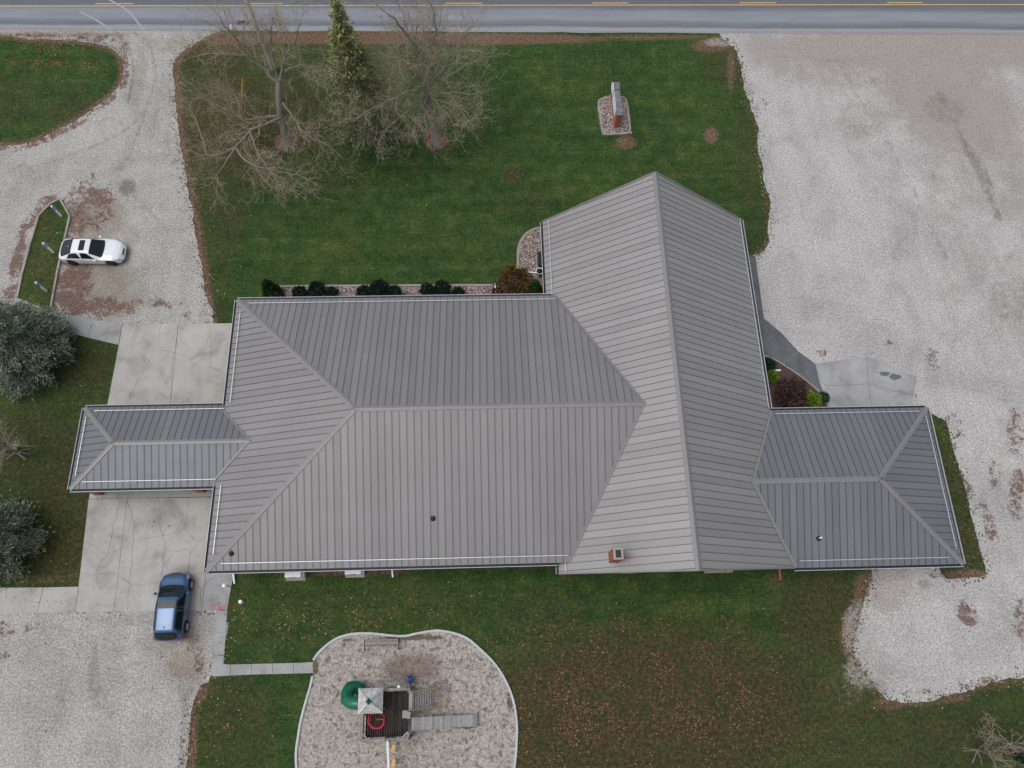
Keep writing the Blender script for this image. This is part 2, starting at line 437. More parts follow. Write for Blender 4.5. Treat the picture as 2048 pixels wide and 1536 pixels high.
simple('stone_cap', lin((112, 116, 120)), .85, 0, .35, 3, .2)
simple('iron_rust', lin((86, 60, 54)), .8, .2, .3, 8)
simple('yellow_guard', lin((206, 168, 58)), .5, 0, .05, 5)
simple('steel_wire', (.16, .165, .17), .5, .6, .1, 5)
simple('chalk_red', lin((196, 100, 104)), .9, 0, .25, 14)
def tint_material(name, rough=.8, spec=.2, trans=0.):
    t = NT(name); c = t.attr('tint', 'Color')
    col = t.mix(.5, c, t.ramp(t.noise(6, 3, .7), [(.3, .75), (.7, 1.25)]), 'MULTIPLY')
    m = t.out(col, rough, 0, spec)
    return m
tint_material('leaf_tint'); tint_material('needle_tint', .7, .25); tint_material('stone_tint', .85, .25)
def mulch_material():
    t = NT('playground_mulch')
    n = t.noise(4.2, 5, .6, dist=.8); f = t.noise(7, 6, .88)
    col = t.ramp(f, [(.35, lin((122, 113, 106))), (.5, lin((166, 158, 150))), (.64, lin((200, 194, 187)))])
    hole = t.ramp(n, [(.37, .42), (.46, .95), (.57, 1.12)])
    col = t.mix(.9, col, hole, 'MULTIPLY')
    w = t.attr('worn'); w = t.math('ADD', w, t.math('MULTIPLY', t.math('SUBTRACT', t.noise(1.5, 6, .7), .5), .6)); w = t.ramp(w, [(.3, 0.), (.9, .7)])
    col = t.mix(w, col, lin((112, 88, 76)))
    g = t.attr('green'); g = t.math('ADD', g, t.math('MULTIPLY', t.math('SUBTRACT', t.noise(3, 6, .75), .5), 1.2)); g = t.ramp(g, [(.5, 0.), (.7, .8)])
    col = t.mix(g, col, lin((78, 78, 48)))
    t.bump(t.noise(16, 4, .85), .8, .05)
    return t.out(col, .95, spec=.1)
mulch_material()
def bedstone_material():
    t = NT('bed_gravel'); v = t.voronoi(13, 'Color'); bw = t.n.new('ShaderNodeRGBToBW'); t.link(v, bw.inputs[0])
    col = t.ramp(bw.outputs[0], [(.15, lin((70, 62, 60))), (.45, lin((120, 106, 100))), (.8, lin((178, 166, 158)))])
    t.bump(t.voronoi(13, 'Distance'), .8, .05)
    return t.out(col, .9, spec=.2)
bedstone_material()
simple('mulch_dark', lin((84, 70, 68)), .95, 0, .4, 14, .1, 0, .6)
simple('mulch_red', lin((122, 84, 76)), .95, 0, .35, 14, .1, 0, .6)

# ------------------------------------------------------------------ ground
GRAVEL_W = [(-70, 50), (150, 50), (300, 52), (440, 54), (436, 66), (398, 80), (365, 103), (351, 124), (350, 160), (357, 250), (368, 340), (380, 400), (395, 480), (405, 540), (414, 600), (421, 652), (330, 662), (240, 660), (160, 640), (104, 624), (60, 612), (40, 602), (-70, 596)]
GRAVEL_NE = [(1444, 56), (1600, 56), (2140, 58), (2140, 1345), (2048, 1355), (1960, 1372), (1900, 1390), (1840, 1402), (1785, 1405), (1760, 1387), (1737, 1352), (1715, 1322), (1706, 1292), (1716, 1248), (1724, 1212), (1742, 1172), (1748, 1120), (1800, 1060), (1700, 900), (1640, 820), (1560, 700), (1518, 640), (1503, 560), (1502, 512), (1528, 502), (1540, 452), (1535, 388), (1522, 330), (1511, 250), (1500, 205), (1490, 170), (1480, 122), (1474, 100), (1455, 82)]
GRAVEL_SW = [(-70, 1220), (150, 1215), (440, 1215), (424, 1350), (402, 1370), (387, 1400), (378, 1450), (371, 1540), (362, 1640), (-70, 1640)]
ISLAND_NW = [(-70, 80), (60, 79), (150, 82), (205, 89), (238, 108), (248, 136), (236, 172), (205, 204), (165, 234), (115, 260), (60, 285), (0, 292), (-70, 296)]
STRIP_E = [(1850, 836), (1876, 836), (1892, 848), (1902, 890), (1922, 950), (1942, 1030), (1958, 1095), (1974, 1150), (1930, 1156), (1880, 1142), (1860, 1000)]
gW, gNE, gSW, gNW, gE = (P2(q) for q in (GRAVEL_W, GRAVEL_NE, GRAVEL_SW, ISLAND_NW, STRIP_E))
PG_OUT = [(626, 1352), (620, 1377), (611, 1408), (602, 1443), (597, 1474), (593, 1504), (594, 1536), (600, 1580), (640, 1635), (720, 1660), (820, 1668), (930, 1655), (1000, 1610), (1022, 1565), (1028, 1536), (1031, 1514), (1033, 1484), (1033.6, 1453), (1030, 1418), (1022, 1387), (1007, 1354), (987, 1325), (961, 1299), (936, 1278), (910, 1267), (880, 1261.5), (860, 1262.5), (834, 1267), (809, 1272), (781, 1271), (743, 1267), (707, 1268), (674, 1277), (644, 1299), (627, 1320)]
pg = P2(PG_OUT)
LEAF_DRY = [(430, 110, 90, 60, .75), (460, 250, 130, 140, .75), (560, 240, 140, 110, .6), (600, 340, 160, 60, .4), (440, 420, 60, 120, .5), (680, 150, 110, 80, .4), (420, 620, 40, 60, .5), (410, 480, 40, 120, .35), (1460, 120, 70, 60, .5), (1500, 300, 40, 160, .4), (1300, 1420, 420, 190, .85), (1750, 1480, 260, 100, .6), (780, 1210, 300, 50, .3), (1650, 1230, 110, 110, .7), (1100, 1260, 120, 110, .35), (1640, 1450, 200, 120, .5), (1900, 1470, 200, 90, .55), (470, 1450, 90, 130, .55), (560, 1250, 140, 70, .25), (1050, 400, 60, 40, .3), (1027, 350, 26, 16, .75), (150, 1000, 110, 200, .65), (160, 730, 80, 80, .65), (100, 1110, 140, 80, .7), (60, 900, 90, 120, .6), (800, 1160, 160, 40, .2), (1470, 480, 60, 60, .35), (560, 80, 300, 18, .6)]
SOIL = [(470, 80, 110, 13, .9), (700, 76, 280, 15, 1.1), (1000, 78, 240, 13, 1.05), (1300, 74, 160, 7, .8), (1420, 92, 50, 16, .8), (1462, 140, 12, 60, .7), (573, 284, 26, 17, 1.2), (871, 280, 26, 18, 1.2), (1422, 271, 17, 20, .95), (1251, 285, 26, 18, .8), (1730, 1180, 30, 50, .8), (1700, 1270, 26, 60, .8), (1690, 1360, 70, 40, .45), (640, 1140, 160, 10, .8), (720, 1148, 130, 8, .7), (795, 1140, 26, 10, .8), (1550, 1160, 40, 20, .5), (70, 1160, 110, 14, .55), (150, 1160, 20, 30, .5), (383, 1480, 16, 90, .9), (402, 1385, 16, 24, .9), (1240, 290, 20, 10, .6), (430, 1230, 14, 10, 1.), (1780, 1408, 50, 10, .8), (1900, 1395, 60, 10, .8), (1030, 352, 16, 10, .4), (60, 700, 80, 60, .4), (30, 1080, 70, 60, .4)]
def axis(a, b, st, far):
    return np.concatenate([[-far, -far * .5, -far * .25], np.arange(a, b + st / 2, st), [far * .25, far * .5, far]])
xs = axis(-56, 62, .3, 900.); ys = axis(-18, 62, .3, 900.)
X, Y = np.meshgrid(xs, ys); X = X.ravel(); Y = Y.ravel()
near = (np.abs(X) < 70) & (Y > -25) & (Y < 70)
dG = np.full(X.shape, 9.)
for poly in (gW, gNE, gSW): dG[near] = np.minimum(dG[near], seg_dist(X[near], Y[near], poly))
fr = np.clip(1.0 - dG / .9, 0, 1)
U, V = PX(np.where(near, X, 0), np.where(near, Y, 20))
fr_w = np.where((U < 450) & (V < 660), 1.15, np.where(U > 1650, .75, .55))
soil = np.zeros(X.shape); soil[near] = np.maximum(blobs(X[near], Y[near], SOIL), (fr * fr_w)[near])
dry = np.zeros(X.shape); dry[near] = np.maximum(blobs(X[near], Y[near], LEAF_DRY), (np.clip(1 - dG / 3., 0, 1) * .45)[near])
PEB = [(1715, 1260, 36, 70, .75), (1730, 1340, 50, 45, .7), (1760, 1180, 30, 40, .8), (1700, 1390, 40, 30, .35), (1440, 84, 40, 12, .7), (400, 1400, 14, 40, .3)]
peb = np.zeros(X.shape); peb[near] = blobs(X[near], Y[near], PEB)
nx, ny = len(xs), len(ys); I = np.arange(nx * ny).reshape(ny, nx)
Fq = np.stack([I[:-1, :-1], I[:-1, 1:], I[1:, 1:], I[1:, :-1]], -1).reshape(-1, 4)
Z = np.zeros(X.shape)
lawn = np_obj('lawn', np.stack([X, Y, Z], -1), Fq, 'lawn_grass')
for k, a in (('dry', dry), ('soil', soil), ('peb', peb)):
    at = lawn.data.attributes.new(k, 'FLOAT', 'POINT'); at.data.foreach_set('value', a.astype(np.float32))
setprops(lawn, 'mown green lawn round the church', 'lawn', kind='structure')

def rough_loop(poly, step, amp, seed=0.):
    out = []; n = len(poly)
    for i in range(n):
        a, b = Vector(poly[i]), Vector(poly[(i + 1) % n]); L = (b - a).length; m = max(1, int(L / step))
        nn = Vector((-(b - a).y, (b - a).x, 0)).normalized()
        for q in range(m):
            p = a.lerp(b, q / m)
            d = (mnoise.noise(Vector((p.x * .45, p.y * .45, seed))) * 1.2 + mnoise.noise(Vector((p.x * 1.7, p.y * 1.7, seed + 5))) * .7 + mnoise.noise(Vector((p.x * 5, p.y * 5, seed + 9))) * .4)
            out.append(p + nn * d * amp)
    return out
def sheet(name, poly, z, step, mat, label, cat, attrs=None, edge=.22, amp=.16, relief=0., smoothloop=True):
    loop = smooth_path(poly, 3, True) if smoothloop else poly
    loop = rough_loop(loop, edge, amp, z * 100) if amp else loop
    bx = [p.x for p in loop]; by = [p.y for p in loop]
    gx, gy = np.meshgrid(np.arange(min(bx), max(bx), step), np.arange(min(by), max(by), step))
    gx = gx.ravel() + rng.uniform(-.2, .2, gx.size) * step; gy = gy.ravel() + rng.uniform(-.2, .2, gy.size) * step
    ok = inside(gx, gy, loop) & (seg_dist(gx, gy, loop) > step * .4)
    vv = [Vector((p.x, p.y)) for p in loop] + [Vector((a, b)) for a, b in zip(gx[ok], gy[ok])]
    n = len(loop)
    r = geometry.delaunay_2d_cdt(vv, [(i, (i + 1) % n) for i in range(n)], [], 1, 1e-5)
    VV = np.array([(p.x, p.y) for p in r[0]]); FF = np.array([f for f in r[2]])
    zz = np.full(len(VV), z)
    if relief:
        ed = np.clip(seg_dist(VV[:, 0], VV[:, 1], loop) / .4, 0, 1)
        zz = zz + ed * relief * np.array([mnoise.noise(Vector((a * 2.6, b * 2.6, 3))) * .7 + mnoise.noise(Vector((a * 6, b * 6, 1))) * .4 for a, b in VV])
    e1 = VV[FF[:, 1]] - VV[FF[:, 0]]; e2 = VV[FF[:, 2]] - VV[FF[:, 0]]
    neg = (e1[:, 0] * e2[:, 1] - e1[:, 1] * e2[:, 0]) < 0; FF[neg] = FF[neg][:, ::-1]
    o = np_obj(name, np.column_stack([VV, zz]), FF, mat)
    for k, lst in (attrs or {}).items():
        at = o.data.attributes.new(k, 'FLOAT', 'POINT')
        val = lst(VV[:, 0], VV[:, 1], loop) if callable(lst) else blobs(VV[:, 0], VV[:, 1], lst)
        at.data.foreach_set('value', val.astype(np.float32))
    return setprops(o, label, cat, kind='structure')

def track(pts, r, st, n=9):
    q = smooth_path([Vector((u, v, 0)) for u, v in pts], n); return [(a.x, a.y, r * random.uniform(.8, 1.3), r * random.uniform(.8, 1.3), st * random.uniform(.75, 1.2)) for a in q]
NE_TR = track([(1690, 150), (1730, 215), (1790, 310), (1850, 430), (1890, 520)], 7, .5) + track([(1880, 190), (1925, 280), (1972, 380), (2000, 440)], 8, .7) + track([(1740, 150), (1800, 240), (1870, 360)], 6, .45) + track([(1790, 160), (1880, 260), (1940, 380), (1960, 480)], 6, .4) + track([(2048, 470), (1990, 560), (1940, 640), (1920, 760)], 8, .4) + track([(1560, 110), (1640, 120), (1720, 118), (1850, 112)], 6, .4) + track([(2040, 580), (2000, 650), (2010, 800)], 8, .5)
W_TR = track([(232, 62), (254, 95), (266, 130), (263, 170), (256, 205)], 4, .8) + track([(258, 60), (285, 78), (306, 112), (312, 150), (302, 190), (282, 232), (232, 272), (150, 308), (60, 336)], 5, .55) + track([(290, 232), (262, 300), (244, 340)], 5, .6) + track([(262, 385), (298, 420), (336, 462)], 5, .6) + track([(0, 372), (90, 330), (190, 290), (250, 240)], 5, .45) + track([(340, 230), (338, 290), (345, 330)], 6, .5)
SW_TR = track([(190, 1290), (192, 1350), (196, 1420)], 9, .55) + track([(125, 1300), (122, 1360), (128, 1430)], 5, .5) + track([(250, 1530), (290, 1490), (330, 1470)], 5, .4) + track([(320, 1310), (352, 1345), (372, 1420)], 7, .5)
NE_WORN = [(1850, 95, 420, 60, 1.1), (1900, 200, 200, 110, 1.1, 35), (1650, 140, 120, 40, .8), (1720, 240, 60, 50, .6), (1960, 330, 130, 160, .6, 60), (1700, 150, 40, 20, .6), (1770, 1170, 60, 60, .7), (1740, 1330, 50, 50, .6), (1880, 520, 160, 120, .3), (1760, 600, 200, 60, .2), (1990, 560, 90, 200, .4), (2020, 900, 60, 120, .35), (1900, 1270, 160, 60, .2)]
NE_DARK = [(1890, 220, 55, 35, .55, 20), (1955, 330, 14, 80, .75, -32), (1720, 262, 40, 18, .4), (1692, 145, 12, 30, .5, -30), (1740, 160, 20, 10, .5), (2000, 610, 30, 60, .45), (2040, 600, 26, 60, .5), (1755, 1375, 30, 26, .55), (1740, 1260, 22, 20, .4), (1850, 1170, 24, 10, .6), (1900, 390, 20, 40, .3)]
NE_LEAF = [(1910, 850, 14, 40, .75, -15), (1935, 980, 12, 70, .7, -25), (1975, 1040, 16, 60, .75, -22), (2030, 870, 22, 60, .7), (2035, 990, 22, 70, .75), (1990, 950, 16, 40, .6), (1935, 1225, 22, 34, .95, -20), (2040, 1240, 16, 50, .8), (1530, 213, 8, 10, .85), (1527, 200, 6, 6, .8), (1865, 725, 18, 34, .62), (1775, 685, 10, 8, .7), (1645, 705, 14, 8, .7), (1830, 800, 8, 20, .6), (1540, 655, 18, 6, .6, 40), (1608, 715, 20, 6, .7, 40), (1885, 770, 10, 20, .5), (1820, 1385, 90, 8, .6, -4), (1960, 1365, 80, 10, .65, -10), (1885, 1150, 60, 10, .7), (1850, 990, 0, 0, 0) ][:-1]
sheet('gravel_lot', gNE, .012, .34, 'gravel_pale', 'pale gravel parking lot east of the church', 'gravel lot', {'worn': NE_WORN, 'dark': NE_DARK + NE_TR, 'leaf': NE_LEAF}, amp=.2)
W_WORN = [(190, 440, 70, 60, .9), (190, 570, 90, 60, .95), (250, 590, 50, 40, .8), (280, 150, 16, 90, .55, 12), (250, 200, 90, 16, .4, -40), (160, 340, 120, 40, .4, -10), (200, 470, 130, 40, .45), (300, 90, 130, 20, .5), (100, 70, 200, 10, .9), (290, 400, 60, 60, .35), (230, 580, 60, 60, .65), (30, 340, 100, 20, .3)]
W_DARK = [(255, 375, 20, 22, .95, 30), (290, 430, 6, 36, .55, -30), (262, 110, 5, 36, .6, -12), (306, 120, 5, 50, .6, -8), (330, 300, 8, 40, .4), (250, 330, 10, 30, .4, 60), (215, 100, 40, 14, .5), (256, 505, 8, 14, .6)]
W_LEAF = [(175, 410, 60, 55, .85), (150, 580, 45, 65, .95), (190, 615, 90, 26, .9), (150, 450, 26, 40, .9), (160, 420, 36, 40, .72), (200, 430, 26, 40, .62), (185, 390, 30, 30, .55), (150, 555, 24, 40, .75), (165, 600, 40, 30, .75), (215, 625, 30, 12, .85), (260, 622, 26, 12, .8), (310, 605, 60, 10, .72), (350, 610, 20, 12, .6), (385, 630, 30, 10, .62), (130, 470, 10, 40, .8), (118, 520, 14, 80, .75), (36, 520, 14, 90, .95, 12), (62, 440, 12, 50, .95, 35), (95, 402, 26, 12, .95, -20), (135, 412, 24, 12, .85, 20), (110, 595, 14, 40, .85), (20, 590, 20, 20, .7), (246, 130, 14, 50, .85), (210, 205, 40, 10, .8, -38), (100, 273, 110, 9, .85, -24), (0, 296, 60, 8, .8), (100, 70, 150, 6, .8), (190, 80, 60, 8, .7), (185, 360, 14, 20, .6), (170, 535, 30, 12, .6)]
sheet('gravel_drive', gW, .012, .22, 'gravel_grey', 'grey gravel drive from the road past the parked white car', 'gravel drive', {'worn': W_WORN, 'dark': W_DARK + W_TR, 'leaf': W_LEAF}, amp=.2)
SW_WORN = [(190, 440, 70, 60, .9), (190, 570, 90, 60, .95), (250, 590, 50, 40, .8), (150, 1300, 170, 50, .3), (370, 1310, 50, 90, .8), (330, 1290, 60, 30, .6), (200, 1500, 60, 50, .4), (120, 1360, 20, 90, .4), (240, 1400, 120, 90, .25)]
SW_DARK = [(190, 1360, 18, 60, .6), (230, 1420, 30, 30, .4), (386, 1280, 18, 14, .9, -40), (270, 1330, 14, 10, .6), (100, 1260, 60, 14, .4), (280, 1240, 120, 14, .5), (370, 1440, 10, 70, .6), (380, 1390, 10, 30, .6), (365, 1510, 12, 40, .7)]
SW_LEAF = [(8, 1262, 12, 22, .9), (54, 1255, 9, 12, .85), (26, 1266, 8, 6, .85), (74, 1252, 6, 4, .8), (10, 1312, 12, 9, .8, -30), (46, 1322, 8, 6, .7), (78, 1342, 8, 5, .75), (3, 1345, 6, 6, .8), (128, 1400, 6, 7, .7), (118, 1226, 8, 4, .7), (50, 1228, 9, 4, .7), (398, 1320, 14, 34, .75), (420, 1226, 12, 8, .9), (380, 1300, 10, 14, .6)]
sheet('gravel_yard', gSW, .012, .28, 'gravel_grey', 'grey gravel yard beside the blue car', 'gravel yard', {'worn': SW_WORN, 'dark': SW_DARK + SW_TR, 'leaf': SW_LEAF}, amp=.12)
isl_soil = lambda x, y, lp: np.clip(1 - seg_dist(x, y, lp) / .7, 0, 1) * 1.1
nw = sheet('lawn_island', gNW, .03, .4, 'lawn_grass', 'rounded lawn island between the gravel drive and the road', 'lawn', {'soil': isl_soil, 'dry': [(60, 200, 160, 60, .3), (150, 230, 80, 40, .5)]}, amp=.1)
sheet('lawn_strip', gE, .03, .4, 'lawn_grass', 'narrow olive lawn strip along the east wing', 'lawn', {'soil': [(1940, 1150, 60, 14, .9), (1900, 900, 10, 60, .3)], 'dry': [(1930, 1000, 90, 220, .62)]}, amp=.1)

# ---- road
r0, r1 = P(-200, 59), P(2250, 70.5)
ydir = (r1 - r0).normalized(); ynor = Vector((-ydir.y, ydir.x, 0))
def RD(s, w, z=0.): return r0 + ydir * s + ynor * w + Vector((0, 0, z))
RL = (r1 - r0).length
ROADW = 6.35
edge = []
ns = 260
south = [RD(-150 + (RL + 300) * i / ns, .10 * mnoise.noise(Vector((i * .9, 0, 0))) + .08 * mnoise.noise(Vector((i * .31, 4, 0)))) for i in range(ns + 1)]
vs_ = []; fs_ = []
for i, p in enumerate(south):
    q = r0 + ydir * (p - r0).dot(ydir) + ynor * ROADW
    vs_ += [p + Vector((0, 0, .03)), q + Vector((0, 0, .03))]
for i in range(ns): fs_.append((2 * i, 2 * i + 2, 2 * i + 3, 2 * i + 1))
road_rot = math.atan2(ydir.y, ydir.x)
road = bpy.data.objects.new('road', bpy.data.meshes.new('road')); COL.objects.link(road)
Rm = Matrix.Translation(r0) @ Matrix.Rotation(road_rot, 4, 'Z'); Ri = Rm.inverted()
road.data.from_pydata([tuple(Ri @ v) for v in vs_], [], fs_); road.data.materials.append(MATS['asphalt']); road.matrix_world = Rm; WM['road'] = Rm
setprops(road, 'grey asphalt road with yellow centre line', 'road', kind='structure')
yw = (P(1000, 13) - r0).dot(ynor)
def yline(u): return (P(u, 12.5) - r0)
ya, yb = P(0, 12.6), P(2048, 9.5)
yd = (yb - ya).normalized(); yn = Vector((-yd.y, yd.x, 0))
ribbon([ya - yd * 60, yb + yd * 60], .1, .034).build('centre_line', 'yellow_paint', road)
for u in (-110, 190, 890, 1185, 1480, 1775, 2070, 490):
    s0 = (P(u, 11) - ya).dot(yd)
    ribbon([ya + yd * s0 + yn * .24, ya + yd * (s0 + 3.2) + yn * .24], .1, .034).build('centre_dash', 'yellow_paint', road)
ribbon([RD(-80, .42), RD(52, .30), RD(RL + 80, .42)], .10, .034).build('edge_line', 'white_paint_worn', road)
for pts in ([(208, -6), (250, 18), (270, 38), (288, 62)], [(160, 24), (195, 42), (222, 60)]):
    ribbon(smooth_path(P2(pts), 6), .16, .0345).build('tyre_track', 'tyre_dust', road)
mg = MB().box(P(486, 45, .036), (1.0, .38, .02), road_rot)
for i in range(6): mg.box(P(486, 45, .052) + Vector(((i - 2.5) * .15, 0, 0)), (.05, .3, .02), road_rot)
setprops(mg.build('storm_drain', 'iron_rust'), 'rusty storm drain grate set in the road edge', 'drain')

# ---- concrete
def slabs(name, label, cat, polys, mat, z=.05):
    o = thing(name, label, cat, P(*polys[0][0])); o['kind'] = 'structure'
    for q in polys:
        MB().prism([P(*a) for a in q], -.05, z + random.uniform(-.003, .003)).build('slab', mat, o)
    return o
def crack(parent, pts, w=.017, z=.058):
    q = [P(*a) for a in pts]; out = []
    for i in range(len(q) - 1):
        m = max(2, int((q[i + 1] - q[i]).length / .25))
        for k in range(m):
            p = q[i].lerp(q[i + 1], k / m); out.append(p + Vector((random.gauss(0, .035), random.gauss(0, .035), 0)))
    out.append(q[-1])
    ribbon(out, [w * random.uniform(.45, 1.25) for _ in out], z).build('crack', 'crack', parent)
padN = slabs('drive_apron', 'cracked concrete apron running under the carport roof', 'concrete apron',
    [[(246, 650), (357, 648), (340, 818), (214, 818)], [(357.6, 648), (468, 647), (468, 820), (340.6, 818)],
     [(213.5, 819), (468, 821), (440, 993), (178.5, 998)],
     [(178, 999), (255, 997), (228, 1223), (152, 1224.5)], [(255.6, 997), (440, 994.5), (420, 1110), (412, 1144), (402, 1220.5), (228.6, 1223)]], 'concrete')
for c in ([(322, 650), (318, 690), (300, 720), (280, 755), (262, 790), (250, 815)], [(357, 650), (352, 690), (345, 720), (343, 760), (341, 815)], [(318, 700), (345, 704), (372, 712), (385, 720), (405, 700), (420, 672)], [(420, 650), (424, 700), (420, 735), (440, 742)],
          [(240, 1000), (226, 1060), (216, 1110), (204, 1120), (190, 1150)], [(255, 1000), (270, 1050), (265, 1110), (262, 1150), (255, 1220)], [(320, 1000), (322, 1060), (330, 1090), (326, 1140), (318, 1195)],
          [(165, 1085), (190, 1092), (210, 1110), (240, 1100), (272, 1082), (300, 1075), (335, 1070), (370, 1058), (372, 1040), (380, 1020), (376, 1000)], [(330, 1100), (352, 1102), (378, 1098), (380, 1110), (375, 1160), (382, 1200)], [(165, 1148), (200, 1148), (230, 1146), (245, 1156), (262, 1170), (290, 1168), (325, 1164)], [(372, 1058), (390, 1078), (405, 1082)], [(380, 1110), (395, 1090), (412, 1075)]):
    crack(padN, c)
slabE = slabs('back_stoop', 'plain concrete stoop at the corner of the church', 'concrete slab', [[(403, 1220), (412.6, 1146), (420, 1110), (470, 1110), (468, 1150), (462, 1178), (455, 1219)]], 'concrete_walk', .054)
crack(slabE, [(384, 1160), (403, 1178), (425, 1156)], .03, .062); crack(slabE, [(403, 1178), (400, 1218)], .03, .062)
for a, b in (((420, 1216), (440, 1206)), ((438, 1203), (442, 1222)), ((436, 1217), (458, 1208)), ((434, 1222), (456, 1213))):
    ribbon([P(*a), P(*b)], .05, .0625).build('chalk_mark', 'chalk_red', slabE)
slabs('west_walk', 'narrow concrete walk leading to the carport apron', 'walkway', [[(60, 610), (103, 624), (128, 657), (80, 645)], [(103.6, 624), (138, 630), (134, 664), (128.6, 657)], [(138.6, 630), (185, 640), (177, 676), (134.6, 664)], [(185.6, 640), (245, 650), (237, 690), (177.6, 676)]], 'concrete_walk')
slabs('side_walk', 'pale concrete walk below the lawn', 'walkway', [[(-70, 1176), (87, 1175), (75, 1225.5), (-70, 1227)], [(88, 1175), (157, 1173.5), (151.4, 1224.5), (76, 1225.5)]], 'concrete')
slabs('playground_walk', 'narrow L shaped concrete walk to the playground', 'walkway', [[(433, 1221), (455, 1220), (452, 1264), (430, 1265)], [(430, 1265.8), (452, 1264.8), (449, 1310), (427, 1311)], [(427, 1311.8), (449, 1310.8), (447, 1328), (461, 1329), (461, 1351), (426, 1353), (421, 1346)], [(461.7, 1329), (503, 1328), (503, 1349), (461.7, 1351)], [(503.7, 1328), (545, 1327), (545, 1348), (503.7, 1349)], [(545.7, 1327), (587, 1326), (587, 1347), (545.7, 1348)], [(587.7, 1326), (629, 1324), (628, 1346), (587.7, 1347)]], 'concrete_walk')
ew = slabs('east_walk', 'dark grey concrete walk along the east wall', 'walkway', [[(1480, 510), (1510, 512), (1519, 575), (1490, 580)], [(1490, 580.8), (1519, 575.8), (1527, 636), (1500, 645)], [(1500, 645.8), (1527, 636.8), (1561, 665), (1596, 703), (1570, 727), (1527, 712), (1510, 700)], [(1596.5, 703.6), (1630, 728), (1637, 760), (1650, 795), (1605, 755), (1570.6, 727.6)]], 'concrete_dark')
ea = slabs('east_apron', 'cracked concrete apron beside the gravel lot', 'concrete apron', [[(1631, 728), (1680, 721), (1733, 714), (1735, 768), (1650.6, 772), (1637.7, 760)], [(1650.8, 772.8), (1735, 768.8), (1745, 830), (1662, 830), (1651, 796)], [(1733.8, 714), (1833, 754), (1826, 792), (1735.8, 768)], [(1735.8, 769), (1826, 793), (1820, 830), (1745.8, 830)]], 'concrete_walk')
for c in ([(1735, 764), (1750, 770), (1765, 763), (1780, 768), (1795, 780), (1822, 790)], [(1742, 740), (1770, 752), (1788, 748), (1812, 764)], [(1752, 776), (1780, 786), (1800, 782)], [(1788, 750), (1790, 770)]): crack(ea, c)
for c, rx, ry, a in (((1768, 748), .4, .2, .0575), ((1790, 754), .42, .24, .0582)):
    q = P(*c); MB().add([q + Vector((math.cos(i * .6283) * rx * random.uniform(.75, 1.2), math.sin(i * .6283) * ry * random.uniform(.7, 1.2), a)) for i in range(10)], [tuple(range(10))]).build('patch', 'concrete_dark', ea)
MB().prism(P2([(1238, 1138), (1268, 1138), (1267, 1147), (1240, 1147)]), 0, .06).build('s', 'kerb_concrete').name = 'concrete_pad'
setprops(bpy.data.objects['concrete_pad'], 'short pale concrete pad below the chimney side of the gable', 'concrete pad')
setprops(MB().prism(P2([(1407, 1136), (1466, 1134), (1465, 1145), (1409, 1146.5)]), 0, .06).build('concrete_pad', 'kerb_concrete'), 'long pale concrete pad under the rear gable', 'concrete pad')

# ---- playground ground
PG_WORN = [(825, 1335, 70, 36, .8), (880, 1385, 30, 40, .7), (700, 1290, 30, 10, .3), (787, 1520, 30, 40, .4)]
PG_GREEN = [(830, 1275, 80, 8, .8), (700, 1280, 20, 6, .7), (985, 1515, 16, 12, .6), (630, 1335, 10, 20, .8), (930, 1455, 30, 5, .8), (985, 1340, 16, 10, .6), (1020, 1400, 10, 24, .7)]
sheet('playground_mulch', pg, .05, .13, 'playground_mulch', 'trampled tan mulch surface of the playground', 'mulch', {'worn': PG_WORN, 'green': PG_GREEN}, amp=0, relief=.075)
bt = thing('playground_border', 'white segmented kerb curving round the playground mulch', 'kerb', P(800, 1272))
path = smooth_path(pg, 8); tot = 0.; cur = [path[0]]
for a, b in zip(path, path[1:]):
    tot += (b - a).length; cur.append(b)
    if tot > 1.22:
        wall_strip(cur, .13, 0, .16).build('border_section', 'border_plastic', bt); cur = [b + (b - a).normalized() * .012]; tot = 0.
if len(cur) > 2: wall_strip(cur, .13, 0, .16).build('border_section', 'border_plastic', bt)

# ---- planter island by the parked car
ki = [(36, 596), (46, 548), (62, 488), (79, 432), (103, 408), (121, 399), (141, 433), (131, 478), (117, 540), (102, 622)]
kp = P2(ki)
pi_ = sheet('planter_lawn', kp, .05, .4, 'lawn_grass', 'narrow grass planter island beside the white car', 'lawn', {'soil': [(110, 590, 10, 30, .6)], 'dry': [(90, 500, 40, 120, .45)]}, amp=0, smoothloop=False)
kb = thing('planter_kerb', 'weathered kerb of jointed concrete lengths round the planter island', 'kerb', P(79, 432))
for a, b in list(zip(kp, kp[1:])):
    L = (b - a).length; m = max(1, round(L / 2.4))
    for i in range(m):
        d = (b - a) / m; wall_strip([a + d * i + d * .012, a + d * (i + 1) - d * .012], .14, 0, .15).build('kerb_length', 'kerb_concrete', kb)

